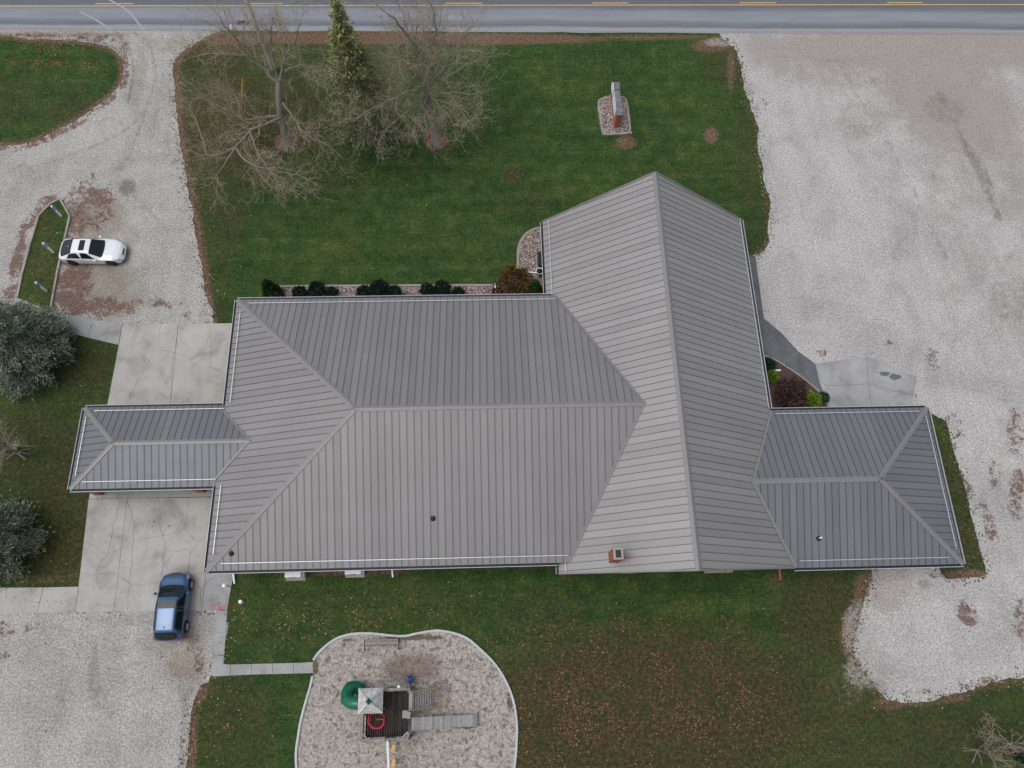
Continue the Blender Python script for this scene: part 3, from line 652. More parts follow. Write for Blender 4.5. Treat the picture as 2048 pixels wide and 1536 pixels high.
# ---- planting beds along the north wall
NB = [(552, 574), (600, 573), (800, 572), (985, 572), (1000, 574), (1002, 620), (552, 620)]
sheet('stone_bed', P2(NB), .02, .4, 'bed_gravel', 'strip of brown river stones along the north wall', 'stone bed', amp=.03)
CB = [(1100, 455), (1075, 457), (1058, 464), (1044, 478), (1036, 500), (1035, 530), (1028, 548), (1005, 572), (1000, 600), (1120, 610)]
sheet('corner_bed', P2(CB), .024, .4, 'bed_gravel', 'curved river stone bed in the corner of the church', 'stone bed', amp=.02)
e1 = thing('bed_edging', 'pale straight concrete edging along the north stone bed', 'edging', P(552, 573))
pth = smooth_path(P2([(552, 573.5), (650, 572.5), (760, 572), (880, 571), (985, 571)]), 8)
for i in range(0, len(pth) - 1, 2): wall_strip(pth[i:i + 3], .14, 0, .1).build('edging_block', 'kerb_concrete', e1)
e2 = thing('bed_edging', 'pale curved concrete edging round the corner stone bed', 'edging', P(1036, 500))
pth = smooth_path(P2([(1092, 454), (1075, 457), (1058, 464), (1044, 478), (1036, 500), (1035, 530), (1028, 548)]), 4)
for i in range(0, len(pth) - 1, 2): wall_strip(pth[i:i + 3], .15, 0, .1).build('edging_block', 'kerb_concrete', e2)
EB = [(1520, 712), (1550, 721), (1572, 734), (1605, 757), (1640, 787), (1655, 812), (1660, 840), (1520, 840)]
sheet('east_bed', P2(EB), .02, .4, 'mulch_dark', 'dark mulch bed in the corner by the east wing', 'mulch bed', amp=.02)
e3 = thing('bed_edging', 'thin pale edging between the dark mulch bed and the walk', 'edging', P(1550, 720))
pth = smooth_path(P2([(1527, 712), (1550, 721), (1572, 734), (1605, 757), (1640, 787), (1655, 812), (1662, 828)]), 4)
for i in range(0, len(pth) - 1, 4): wall_strip(pth[i:i + 5], .1, 0, .12).build('edging_block', 'kerb_concrete', e3)
for c, r, lab in (((573, 284), 25, 'ring of reddish mulch under the leaning bare tree by the drive'), ((871, 281), 25, 'ring of reddish mulch with roots under the bare tree nearer the sign')):
    cc = P(*c); ring = [cc + Vector((math.cos(i * .3142) * .9, math.sin(i * .3142) * .95, 0)) * random.uniform(.85, 1.1) for i in range(20)]
    sheet('tree_ring', ring, .02, .25, 'mulch_red', lab, 'mulch ring', amp=.03)
SBp = P2([(1197, 200), (1250, 196), (1262, 260), (1258, 268), (1208, 270), (1203, 262)])
sheet('sign_bed', SBp, .022, .3, 'bed_gravel', 'small stone bed round the monument sign', 'stone bed', amp=.03)
e4 = thing('bed_edging', 'rounded pale edging round the monument sign bed', 'edging', P(1203, 262))
pth = smooth_path(P2([(1198, 202), (1201, 235), (1204, 261), (1211, 269), (1235, 269), (1254, 267), (1260, 259), (1256, 230), (1250, 198), (1225, 197)]), 4, True)
for i in range(0, len(pth), 4): wall_strip([pth[j % len(pth)] for j in range(i, i + 5)], .13, 0, .1).build('edging_block', 'kerb_concrete', e4)

# ------------------------------------------------------------------ the church
ZM, SM = 2.82, .36          # main block: eave height, pitch
ZS, SS = 2.36, .68          # gabled hall
ZE, SE_ = 2.36, .34         # east wing
ZG, SG = 2.68, .34          # carport
avg = lambda *a: sum(a) / len(a)
mW = avg(P(475, 600, ZM).x, P(412, 1144, ZM).x); mN = avg(P(475, 599, ZM).y, P(1112, 592, ZM).y); mS = avg(P(412, 1144, ZM).y, P(1122, 1124, ZM).y)
mM = (mN + mS) / 2; mH = (mN - mS) / 2; ZMR = ZM + SM * mH
sW = avg(P(1084, 446, ZS).x, P(1119, 1146, ZS).x); sE = avg(P(1480, 438, ZS).x, P(1590, 1138, ZS).x)
sX = (sW + sE) / 2; ZSR = ZS + SS * (sE - sW) / 2
sN = avg(P(1084, 446, ZS).y, P(1480, 438, ZS).y); sS = avg(P(1118, 1146, ZS).y, P(1590, 1138, ZS).y)
rN = P(1305, 345, ZSR).y; rS = P(1393, 1141, ZSR).y
eE = avg(P(1855, 815, ZE).x, P(1925, 1131, ZE).x); eN = avg(P(1540, 821, ZE).y, P(1855, 815, ZE).y); eS = sS
eM = (eN + eS) / 2; eH = (eN - eS) / 2; ZER = ZE + SE_ * eH
gW_ = avg(P(170, 815, ZG).x, P(140, 979, ZG).x); gN = avg(P(170, 815, ZG).y, P(447, 811, ZG).y); gS = avg(P(140, 979, ZG).y, P(430, 973, ZG).y)
gM = (gN + gS) / 2; gH = (gN - gS) / 2; ZGR = ZG + SG * gH
xr = sW + (ZMR - ZS) / SS; x0 = sW + (ZM - ZS) / SS
xer = sE - (ZER - ZS) / SS; xe0 = sE - (ZE - ZS) / SS
xg = mW + (ZGR - ZM) / SM; gv = (ZM - ZG) / SG
church = thing('church', 'long church with grey standing seam metal roofs and brick walls', 'church', ((mW + sE) / 2, mM, 0))
pl = lambda fx, fy, c: (lambda x, y: c + fx * x + fy * y)
SL = [  # name, polygon, plane, strip axis
    ('mN', [(mW, mN), (mW + mH, mM), (xr, mM), (x0, mN)], pl(0, -SM, ZM + SM * mN), 0),
    ('mS', [(mW, mS), (x0, mS), (xr, mM), (mW + mH, mM)], pl(0, SM, ZM - SM * mS), 0),
    ('mW', [(mW, mS), (mW + mH, mM), (mW, mN), (mW, gN - gv), (xg, gM), (mW, gS + gv)], pl(SM, 0, ZM - SM * mW), 1),
    ('sW', [(sX, rS), (sX, rN), (sW, sN), (sW, mN - .02), (x0, mN - .02), (xr, mM), (x0, mS + .02), (sW, mS + .02), (sW, sS)], pl(SS, 0, ZS - SS * sW), 1),
    ('sE', [(sX, rS), (sE, sS), (xer, eM), (sE, eN), (sE, sN), (sX, rN)], pl(-SS, 0, ZS + SS * sE), 1),
    ('eN', [(xe0, eN), (xer, eM), (eE - eH, eM), (eE, eN)], pl(0, -SE_, ZE + SE_ * eN), 0),
    ('eS', [(xe0, eS), (eE, eS), (eE - eH, eM), (xer, eM)], pl(0, SE_, ZE - SE_ * eS), 0),
    ('eE', [(eE, eS), (eE, eN), (eE - eH, eM)], pl(-SE_, 0, ZE + SE_ * eE), 1),
    ('gN', [(gW_, gN), (gW_ + gH, gM), (xg, gM), (mW, gN - gv), (mW, gN)], pl(0, -SG, ZG + SG * gN), 0),
    ('gS', [(gW_, gS), (mW, gS), (mW, gS + gv), (xg, gM), (gW_ + gH, gM)], pl(0, SG, ZG - SG * gS), 0),
    ('gW', [(gW_, gN), (gW_, gS), (gW_ + gH, gM)], pl(SG, 0, ZG - SG * gW_), 1)]
def clip(poly, ax, val, keep_ge):
    out = []; n = len(poly)
    for i in range(n):
        a, b = poly[i], poly[(i + 1) % n]
        ia = (a[ax] >= val) == keep_ge or a[ax] == val; ib = (b[ax] >= val) == keep_ge or b[ax] == val
        if ia: out.append(a)
        if ia != ib:
            t = (val - a[ax]) / (b[ax] - a[ax]); out.append((a[0] + (b[0] - a[0]) * t, a[1] + (b[1] - a[1]) * t))
    return out
def area(p): return sum(p[i][0] * p[(i + 1) % len(p)][1] - p[(i + 1) % len(p)][0] * p[i][1] for i in range(len(p))) / 2
PITCH = .445
panels = []
for nm, poly, zf, ax in SL:
    if area(poly) < 0: poly = poly[::-1]
    top = [Vector((x, y, zf(x, y))) for x, y in poly]
    deck = MB().poly3(top, (0, 0, .12)).build('roof_slope', 'roof_under', church)
    lo, hi = min(p[ax] for p in poly), max(p[ax] for p in poly)
    a = lo + .12
    edges = [lo]
    while a < hi: edges.append(a); a += PITCH
    edges.append(hi)
    for a, b in zip(edges, edges[1:]):
        if b - a < .03: continue
        q = clip(clip(poly, ax, a + .012, True), ax, b - .012, False)
        if len(q) < 3 or abs(area(q)) < .004: continue
        # drop doubled points
        qq = [p for i, p in enumerate(q) if math.hypot(p[0] - q[i - 1][0], p[1] - q[i - 1][1]) > 1e-4]
        if len(qq) < 3: continue
        m = MB().poly3([Vector((x, y, zf(x, y) + .035)) for x, y in qq], (0, 0, .035))
        rb = clip(q, ax, a + .012 + .026, False)
        rb = [p for i, p in enumerate(rb) if math.hypot(p[0] - rb[i - 1][0], p[1] - rb[i - 1][1]) > 1e-4]
        if len(rb) >= 3 and b - a > .2: m.poly3([Vector((x, y, zf(x, y) + .07)) for x, y in rb], (0, 0, .034))
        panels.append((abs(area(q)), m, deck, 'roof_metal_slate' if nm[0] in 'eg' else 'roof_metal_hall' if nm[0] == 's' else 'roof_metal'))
panels.sort(key=lambda t: -t[0])
rests = {}
for i, (ar, m, deck, mt) in enumerate(panels):
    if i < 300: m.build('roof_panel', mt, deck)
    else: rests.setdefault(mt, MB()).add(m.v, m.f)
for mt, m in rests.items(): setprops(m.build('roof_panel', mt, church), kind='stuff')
ZF = {n: z for n, p, z, a in SL}
def cap_strip(a, b, f1, f2, w=.165, lift=.085, name='ridge_cap'):
    """folded metal cap along a ridge/hip a-b lying on slopes f1 and f2"""
    a = Vector(a); b = Vector(b); d = Vector((b.x - a.x, b.y - a.y, 0)).normalized(); nn = Vector((-d.y, d.x, 0))
    m = MB()
    za, zb = ZF[f1](a.x, a.y), ZF[f1](b.x, b.y)
    for f, s in ((f1, 1), (f2, -1)):
        o = nn * s * w
        A, B_, C, D = (Vector((a.x, a.y, za + lift)), Vector((b.x, b.y, zb + lift)), Vector((b.x + o.x, b.y + o.y, min(ZF[f](b.x + o.x, b.y + o.y), zb + .05) + lift)), Vector((a.x + o.x, a.y + o.y, min(ZF[f](a.x + o.x, a.y + o.y), za + .05) + lift)))
        q = [A, B_, C, D] if s < 0 else [A, D, C, B_]
        m.poly3(q, (0, 0, .03))
    return m.build(name, 'roof_trim', church)
cap_strip((mW, mN, 0), (mW + mH, mM, 0), 'mN', 'mW'); cap_strip((mW, mS, 0), (mW + mH, mM, 0), 'mW', 'mS')
cap_strip((mW + mH, mM, 0), (xr, mM, 0), 'mN', 'mS'); cap_strip((sX, rS, 0), (sX, rN, 0), 'sW', 'sE', .19)
cap_strip((eE, eN, 0), (eE - eH, eM, 0), 'eE', 'eN'); cap_strip((eE - eH, eM, 0), (eE, eS, 0), 'eE', 'eS')
cap_strip((xer, eM, 0), (eE - eH, eM, 0), 'eN', 'eS'); cap_strip((gW_ + gH, gM, 0), (xg, gM, 0), 'gN', 'gS', .15)
cap_strip((gW_, gN, 0), (gW_ + gH, gM, 0), 'gN', 'gW', .15); cap_strip((gW_ + gH, gM, 0), (gW_, gS, 0), 'gS', 'gW', .15)
def valley(a, b, f, side, w=.16):
    a = Vector(a); b = Vector(b); d = Vector((b.x - a.x, b.y - a.y, 0)).normalized(); nn = Vector((-d.y, d.x, 0)) * side * w
    q = [Vector((p.x, p.y, ZF[f](p.x, p.y) + .088)) for p in (a, b, b + nn, a + nn)]
    if side < 0: q = q[::-1]
    MB().poly3(q, (0, 0, .05)).build('valley_flashing', 'roof_trim', church)
valley((x0, mN, 0), (xr, mM, 0), 'mN', -1); valley((x0, mS, 0), (xr, mM, 0), 'mS', 1)
valley((xe0, eN, 0), (xer, eM, 0), 'eN', 1); valley((xe0, eS, 0), (xer, eM, 0), 'eS', -1)
valley((mW, gN - gv, 0), (xg, gM, 0), 'gN', -1, .12); valley((mW, gS + gv, 0), (xg, gM, 0), 'gS', 1, .12)
# rake trim on the gabled hall
for (ax_, ay_), (bx_, by_), f in (((sW, sN), (sX, rN), 'sW'), ((sE, sN), (sX, rN), 'sE'), ((sW, sS), (sX, rS), 'sW'), ((sE, sS), (sX, rS), 'sE')):
    MB().bar((ax_, ay_, ZF[f](ax_, ay_) + .03), (bx_, by_, ZF[f](bx_, by_) + .03), .07, .16).build('rake_trim', 'roof_trim', church)
# snow rails, gutters
def rail(a, b, f, ins, brackets=True):
    """a,b eave corners; rail runs 'ins' metres up the slope"""
    a, b = Vector((*a, 0)), Vector((*b, 0)); d = (b - a).normalized(); nn = Vector((-d.y, d.x, 0)) * ins
    A, B_ = a + nn, b + nn
    zf = ZF[f]; A.z, B_.z = zf(A.x, A.y) + .15, zf(B_.x, B_.y) + .15
    m = MB().bar(A, B_, .034, .04); L = (B_ - A).length; k = int(L / PITCH)
    for i in range(k + 1):
        p = A + (B_ - A) * ((i + .5) / (k + 1)); m.box((p.x, p.y, p.z - .07), (.03, .05, .1) if abs(d.x) > .5 else (.05, .03, .1))
    m.build('snow_rail', 'rail_metal', church)
IN = .4
rail((x0 - .1, mN), (mW + .95, mN), 'mN', IN); rail((mW, mN - .95), (mW, gN + .05), 'mW', IN); rail((mW, gS - .02), (mW, mS + .95), 'mW', IN)
rail((mW + .95, mS), (x0 - .15, mS), 'mS', IN); rail((sW, sN - .05), (sW, mN + .1), 'sW', IN); rail((sW, mS - .05), (sW, sS + .05), 'sW', IN)
rail((sE, eN + .1), (sE, sN - .05), 'sE', IN * .4); rail((eE - .65, eN), (xe0 + .2, eN), 'eN', IN * .8); rail((eE, eS + .9), (eE, eN - .65), 'eE', IN * .9)
rail((xe0 + .3, eS), (eE - .95, eS), 'eS', IN); rail((mW - .02, gN), (gW_ + .75, gN), 'gN', IN * .75); rail((gW_, gN - .7), (gW_, gS + .8), 'gW', IN * .8); rail((gW_ + .8, gS), (mW + .0, gS), 'gS', IN)
def gutter(a, b, z):
    a, b = Vector((*a, z)), Vector((*b, z)); d = (b - a).normalized(); nn = Vector((d.y, -d.x, 0))
    m = MB().bar(a + nn * .075 + Vector((0, 0, -.10)), b + nn * .075 + Vector((0, 0, -.10)), .15, .02)
    m.bar(a + nn * .008 + Vector((0, 0, -.05)), b + nn * .008 + Vector((0, 0, -.05)), .016, .12)
    g = m.build('gutter', 'gutter_dark', church)
    MB().bar(a + nn * .158 + Vector((0, 0, -.045)), b + nn * .158 + Vector((0, 0, -.045)), .022, .14).build('gutter_lip', 'gutter_white', g)
    ff = MB().bar(a - nn * .02 + Vector((0, 0, -.11)), b - nn * .02 + Vector((0, 0, -.11)), .03, .2).build('fascia_board', 'fascia', church)
gutter((x0 - .35, mN), (mW, mN), ZM); gutter((mW, mN), (mW, gN - .02), ZM); gutter((mW, gS + .02), (mW, mS), ZM); gutter((mW, mS), (x0 - .75, mS), ZM)
gutter((sW, sN), (sW, mN + .16), ZS); gutter((sW, mS - .2), (sW, sS), ZS); gutter((sE, eN + .18), (sE, sN), ZS)
gutter((eE, eN), (xe0 + .02, eN), ZE); gutter((eE, eS), (eE, eN), ZE); gutter((xe0 + .02, eS), (eE, eS), ZE)
gutter((mW - .02, gN), (gW_, gN), ZG); gutter((gW_, gN), (gW_, gS), ZG); gutter((gW_, gS), (mW - .02, gS), ZG)
# walls
OV = .62
def wallbox(x0_, x1_, y0_, y1_, h, name='wall'):
    T = .25
    for (a, b) in (((x0_, y0_), (x1_, y0_)), ((x1_, y0_), (x1_, y1_)), ((x1_, y1_), (x0_, y1_)), ((x0_, y1_), (x0_, y0_))):
        d = Vector((b[0] - a[0], b[1] - a[1], 0)); L = d.length; d.normalize(); nn = Vector((-d.y, d.x, 0))
        A = Vector((*a, 0)) + d * T * 0 + nn * T / 2; B_ = Vector((*b, 0)) + nn * T / 2 - d * T
        MB().bar(A + Vector((0, 0, h / 2)), B_ + Vector((0, 0, h / 2)), T, h).build(name, 'brick', church)
wallbox(mW + OV, sW + OV - .02, mS + OV, mN - OV, ZM - .05)
wallbox(sW + OV, sE - OV, sS + OV, sN - OV, ZS + .28)
wallbox(sE - OV + .02, eE - OV, eS + OV + .03, eN - OV, ZE - .05)
for y_, yy in ((sN - OV, -1), (sS + OV, 1)):
    hw = (sE - sW) / 2 - OV
    MB().poly3([Vector((sX - hw, y_ - yy * -.01, ZS + .29)), Vector((sX + hw, y_ + yy * .01, ZS + .29)), Vector((sX, y_ + yy * .01, ZS + .29 + hw * SS - .05))], (0, -yy * .2, 0)).build('gable_wall', 'brick', church)
for a, b, z in (((mW, mN), (sW, mS), ZM - .14), ((sW + .03, sN), (sE, sS), ZS - .14), ((sE + .01, eN), (eE, eS), ZE - .14), ((gW_, gN), (mW - .02, gS), ZG - .14)):
    MB().box(((a[0] + b[0]) / 2, (a[1] + b[1]) / 2, z - .02), (abs(b[0] - a[0]) - .06, abs(b[1] - a[1]) - .06, .03)).build('soffit', 'fascia', church)
def window(c, w, h, axis_, sgn, z=1.45):
    x, y = c
    n = Vector((0, sgn, 0)) if axis_ == 0 else Vector((sgn, 0, 0)); t = Vector((1, 0, 0)) if axis_ == 0 else Vector((0, 1, 0))
    m = MB(); C0 = Vector((x, y, z)) + n * .03
    for s in (-1, 1):
        m.bar(C0 + t * s * w / 2 - Vector((0, 0, h / 2)), C0 + t * s * w / 2 + Vector((0, 0, h / 2)), .08, .08)
        m.bar(C0 - t * w / 2 + Vector((0, 0, s * h / 2)), C0 + t * w / 2 + Vector((0, 0, s * h / 2)), .08, .08)
    f = m.build('window', 'white_plastic', church)
    g = MB().bar(C0 - t * (w / 2 - .04) - n * .015, C0 + t * (w / 2 - .04) - n * .015, .02, h - .09).build('pane', 'glass_dark', f)
    MB().bar(C0 - t * (w / 2 + .1) - Vector((0, 0, h / 2 + .07)) + n * .05, C0 + t * (w / 2 + .1) - Vector((0, 0, h / 2 + .07)) + n * .05, .16, .06).build('sill', 'kerb_concrete', f)
for i in range(6): window((mW + 2.6 + i * 3.2, mN - OV), 1.5, 1.2, 0, 1); window((mW + 2.6 + i * 3.2, mS + OV), 1.5, 1.2, 0, -1)
for i in range(2): window((sX - 3 + i * 6, sS + OV), 1.2, 1.2, 0, -1); window((sX - 3 + i * 6, sN - OV), 1.2, 1.4, 0, 1)
for i in range(3): window((sE + 1.6 + i * 2.6, eN - OV), 1.3, 1.1, 0, 1); window((sE + 1.6 + i * 2.6, eS + OV + .03), 1.3, 1.1, 0, -1)
dr = MB().box((mW + OV - .03, gM, 1.05), (.07, 1.8, 2.1)).build('door', 'white_plastic', church)
for s in (-1, 1): MB().box((mW + OV - .075, gM + s * .42, 1.3), (.02, .55, 1.1)).build('door_glass', 'glass_dark', dr)
# carport brick posts, each on a footing
for q in ((200, 986), (404, 981)):
    p = P(*q); x_ = p.x; y_ = p.y + .10
    for yy in (y_, gN - .34 - .1):
        MB().box((x_, yy, 1.27), (.55, .5, 2.5)).build('carport_post', 'brick', church)
# chimney
cz = ZF['sW'](P(1228, 1113, 3.5).x, 0)
cp = P(1228, 1114, cz); ch = MB().box((cp.x, cp.y, cz + .62), (.56, .62, 1.9)).build('chimney', 'brick', church)
cm = MB(); ct = cz + 1.59
for dx, dy, sx, sy in ((-.22, 0, .12, .64), (.22, 0, .12, .64), (0, -.27, .32, .1), (0, .27, .32, .1)): cm.box((cp.x + dx, cp.y + dy, ct + .02), (sx, sy, .06))
cm.build('chimney_cap', 'kerb_concrete', ch); MB().box((cp.x, cp.y, ct - .005), (.31, .43, .03)).build('flue', 'black_plastic', ch)
MB().box((cp.x + .12, cp.y - .34, cz + .1), (.06, .05, .5)).build('chimney_strap', 'steel_wire', ch)
# roof vents: dark boot with a pipe
def vent(u, v, f, pipe, h):
    z = 4.; 
    for _ in range(4): p = P(u, v, z); z = ZF[f](p.x, p.y)
    b = MB().lathe(p + Vector((0, 0, .02)), [(.17, 0), (.16, .06), (.07, .16)], 10).build('vent_boot', 'black_rubber', church)
    MB().lathe(p + Vector((0, 0, .1)), [(.055, 0), (.055, h)], 10).build('vent_pipe', pipe, b)
vent(866, 1037, 'mS', 'black_plastic', .2); vent(463, 1107, 'mS', 'black_plastic', .2); vent(1637, 1077, 'eS', 'white_plastic', .35)
# downspouts reaching out onto the grass
def spout(a, b, mat='white_plastic', wall=None):
    A, B_ = P(*a), P(*b); A.z = .16; B_.z = .1
    m = MB().bar(A, B_, .1, .08)
    if wall: m.bar((A.x, A.y, .12), (A.x, A.y, wall - .1), .09, .1, up=Vector((0, 1, 0)))
    m.build('downspout', mat, church)
spout((466, 1128), (470, 1168), wall=ZM); spout((783, 1118), (786, 1155), wall=ZM); spout((1556, 1132), (1559.5, 1160), 'red_pipe')
spout((1083, 548.5), (1053, 545.5)); spout((992, 590), (990, 568)); spout((1536, 744), (1560, 741.5))

# ------------------------------------------------------------------ trees
class Tubes:
    def __init__(s): s.V = []; s.F = []; s.n = 0
    def add(s, pts, rad, k):
        pts = np.asarray(pts); m = len(pts)
        t = np.gradient(pts, axis=0); t /= np.linalg.norm(t, axis=1, keepdims=True) + 1e-9
        ref = np.array([.31, .17, .93]) if abs(t[0, 2]) < .85 else np.array([.9, .3, .1])
        x = np.cross(t, ref); x /= np.linalg.norm(x, axis=1, keepdims=True) + 1e-9; y = np.cross(t, x)
        a = np.arange(k) * 2 * np.pi / k
        V = pts[:, None, :] + (x[:, None, :] * np.cos(a)[None, :, None] + y[:, None, :] * np.sin(a)[None, :, None]) * np.asarray(rad)[:, None, None]
        s.V.append(V.reshape(-1, 3))
        i = np.arange(m - 1)[:, None] * k; j = np.arange(k)[None, :]; jn = (j + 1) % k
        s.F.append((np.stack([i + j, i + jn, i + k + jn, i + k + j], -1).reshape(-1, 4)) + s.n); s.n += m * k
    def build(s, name, mat, parent): return np_obj(name, np.concatenate(s.V), np.concatenate(s.F), mat, parent, smooth=True)
def unit(v): return v / (np.linalg.norm(v) + 1e-9)
def grow(T, p, d, L, r, lvl, up, dens=1.):
    n = 5 if lvl <= 1 else (4 if lvl == 2 else 3)
    pts = [p]; rad = [r]; q = p.copy(); dd = d.copy()
    for i in range(n):
        dd = unit(dd + rng.normal(0, .16 + .05 * lvl, 3) + np.array([0, 0, up])); q = q + dd * L / n; pts.append(q.copy()); rad.append(r * (1 - .72 * (i + 1) / n))
    T.add(pts, rad, 4 if lvl <= 1 else 3)
    if lvl >= 3: return
    pts = np.array(pts)
    k = max(3, int(L * [0, 3.4, 3.4][lvl] * dens)) if lvl else 3
    for t in rng.uniform(.12, 1., k):
        f = t * n; i = min(int(f), n - 1); b = pts[i] + (pts[i + 1] - pts[i]) * (f - i); dr_ = unit(pts[i + 1] - pts[i])
        s = unit(np.cross(dr_, rng.normal(0, 1, 3))); nd = unit(dr_ * rng.uniform(.45, .9) + s * rng.uniform(.5, 1.) + np.array([0, 0, .12]))
        grow(T, b, nd, L * rng.uniform(.32, .58), max(r * .46, .0064), lvl + 1, up, dens)
def bare_tree(name, label, base, trunk, limbs, r0_, group=None, dens=1., twl=2.8):
    t = thing(name, label, 'tree', base, group=group)
    Tk = Tubes(); Lm = Tubes(); Tw = Tubes()
    tp = np.array([tuple(p) for p in smooth_path(trunk, 5)]); m = len(tp)
    s = np.linspace(0, 1, m); rad = r0_ * (1 - .38 * s) * (1 + .55 * np.exp(-s * 16)); Tk.add(tp, rad, 10)
    for _ in range(7):
        a = rng.uniform(0, 6.28); b0 = tp[0] + np.array([0, 0, .12]); Tk.add(np.array([b0, b0 + np.array([math.cos(a), math.sin(a), -.12]) * .5, b0 + np.array([math.cos(a) * .85, math.sin(a) * .85, -.16])]), [r0_ * .5, r0_ * .3, .03], 6)
    for lb, rr in limbs:
        lp = np.array([tuple(p) for p in smooth_path(lb, 4)]); m = len(lp)
        lp[1:-1] += rng.normal(0, .05, (m - 2, 3)); rad = rr * .82 * (1 - .85 * np.linspace(0, 1, m)) + .01; Lm.add(lp, rad, 7)
        seg = np.linalg.norm(np.diff(lp, axis=0), axis=1); cum = np.concatenate([[0], np.cumsum(seg)]); L = cum[-1]
        for u in np.concatenate([rng.uniform(.12, 1, int(L * 2.9 * dens)), [.97, .99, 1.]]):
            i = min(np.searchsorted(cum, u * L) - 1, m - 2); i = max(i, 0); b = lp[i] + (lp[i + 1] - lp[i]) * ((u * L - cum[i]) / (seg[i] + 1e-9)); dr_ = unit(lp[i + 1] - lp[i])
            sd = unit(np.cross(dr_, rng.normal(0, 1, 3))); nd = unit(dr_ * rng.uniform(.5, 1.) + sd * rng.uniform(.5, 1.) + np.array([0, 0, .15]))
            grow(Tw, b, nd, twl * rng.uniform(.55, 1.25) * (1.15 - .35 * u), max(rr * (1 - .75 * u) * .28, .0125), 1, .03, dens)
    Tk.build('trunk', 'bark', t); Lm.build('limbs', 'bark', t); Tw.build('crown', 'twig', t)
    return t
def LB(*pts): return [P(u, v, z * .94) for u, v, z in pts]
base = P(576, 287)
bare_tree('bare_tree', 'bare deciduous tree with forked grey trunk beside the utility pole', base, LB((576, 287, 0), (565, 245, 2), (558, 200, 4.2), (557, 163, 5.4)),
  [(LB((557, 165, 5.2), (520, 130, 6.5), (495, 108, 7.5), (468, 72, 9), (440, 35, 10.5)), .2), (LB((520, 130, 6.5), (490, 112, 7.2), (440, 108, 7.8), (395, 112, 8)), .12),
   (LB((557, 165, 5.2), (566, 146, 5.8), (603, 130, 6.8), (640, 150, 7)), .15), (LB((560, 160, 5.4), (570, 115, 7), (590, 85, 8.2), (600, 40, 10)), .13),
   (LB((558, 232, 2.8), (515, 236, 3.3), (485, 238, 3.8), (472, 195, 4.6), (440, 180, 5)), .14), (LB((485, 238, 3.8), (450, 215, 4.5), (400, 195, 5)), .08),
   (LB((558, 197, 4), (590, 235, 4.2), (614, 272, 4.4), (662, 292, 4.6)), .1), (LB((561, 236, 2.7), (500, 262, 3.6), (469, 296, 4), (415, 310, 4.4), (378, 300, 5)), .14),
   (LB((469, 296, 4), (500, 328, 4.2), (560, 342, 4.4), (604, 352, 4.6)), .09), (LB((469, 296, 4), (440, 340, 4.4), (418, 372, 4.8)), .08),
   (LB((557, 165, 5.2), (542, 85, 8), (545, 35, 10.5)), .12), (LB((500, 262, 3.6), (520, 310, 4), (560, 372, 4.2)), .08), (LB((415, 310, 4.4), (400, 260, 5), (380, 220, 5.4)), .07)], .33)
base = P(873, 283)
bare_tree('bare_tree', 'broad bare deciduous tree with flared roots next to the evergreen', base, LB((873, 283, 0), (863, 240, 2), (857, 205, 3.8), (853, 180, 5)),
  [(LB((853, 180, 5), (845, 130, 7), (820, 80, 9), (790, 40, 11), (752, 8, 12)), .2), (LB((853, 180, 5), (858, 120, 7.5), (870, 60, 10), (862, 8, 12)), .18), (LB((855, 178, 5), (890, 130, 7), (925, 85, 9), (948, 42, 10.5)), .15),
   (LB((852, 178, 5.2), (800, 165, 6), (750, 172, 6.6), (700, 165, 7)), .14), (LB((857, 192, 4.5), (910, 185, 5.2), (955, 188, 5.8)), .1), (LB((855, 185, 4.8), (900, 150, 6.2), (940, 125, 7), (965, 122, 7.3)), .12),
   (LB((853, 190, 4.6), (820, 215, 5), (790, 245, 5.3), (762, 265, 5.5)), .1), (LB((855, 195, 4.4), (835, 230, 4.7), (825, 272, 5)), .08), (LB((851, 172, 5.4), (815, 130, 7), (760, 110, 8), (710, 118, 8.6)), .13),
   (LB((857, 188, 4.8), (880, 215, 5), (908, 250, 5.2)), .08), (LB((850, 170, 5.6), (800, 190, 6.4), (750, 215, 6.8), (705, 238, 7)), .11), (LB((856, 195, 4.4), (920, 215, 5), (940, 235, 5.2)), .07), (LB((853, 180, 5), (830, 110, 8), (835, 50, 10.5)), .12)], .34)
def small_bare(label, uv, h, spread, n, r, group=None, name='bare_tree', tilt=(0, 0)):
    b = P(*uv); limbs = []
    for i in range(n):
        a = 6.283 * i / n + random.uniform(-.4, .4); s = spread * random.uniform(.6, 1.); z1 = h * random.uniform(.75, 1.)
        p0 = b + Vector((0, 0, h * random.uniform(.12, .3))); e = b + Vector((math.cos(a) * s + tilt[0], math.sin(a) * s + tilt[1], z1))
        limbs.append(([p0, p0.lerp(e, .35) + Vector((0, 0, .25)), p0.lerp(e, .7) + Vector((0, 0, .25)), e], r * .55))
    return bare_tree(name, label, b, [b, b + Vector((.05, 0, h * .18)), b + Vector((.03, .05, h * .36))], limbs, r, group, dens=.8, twl=1.0)
small_bare('small bare tree with thin grey twigs between the two evergreens', (35, 905), 4.2, 2.3, 9, .1)
small_bare('young bare tree standing on the rear lawn, paler upright stems', (1952, 1500), 4.0, 1.7, 7, .06, name='bare_sapling', tilt=(0, .5))
small_bare('young bare tree at the lawn edge beside the other sapling', (2020, 1490), 4.4, 1.8, 7, .06, name='bare_sapling', tilt=(0, .4))

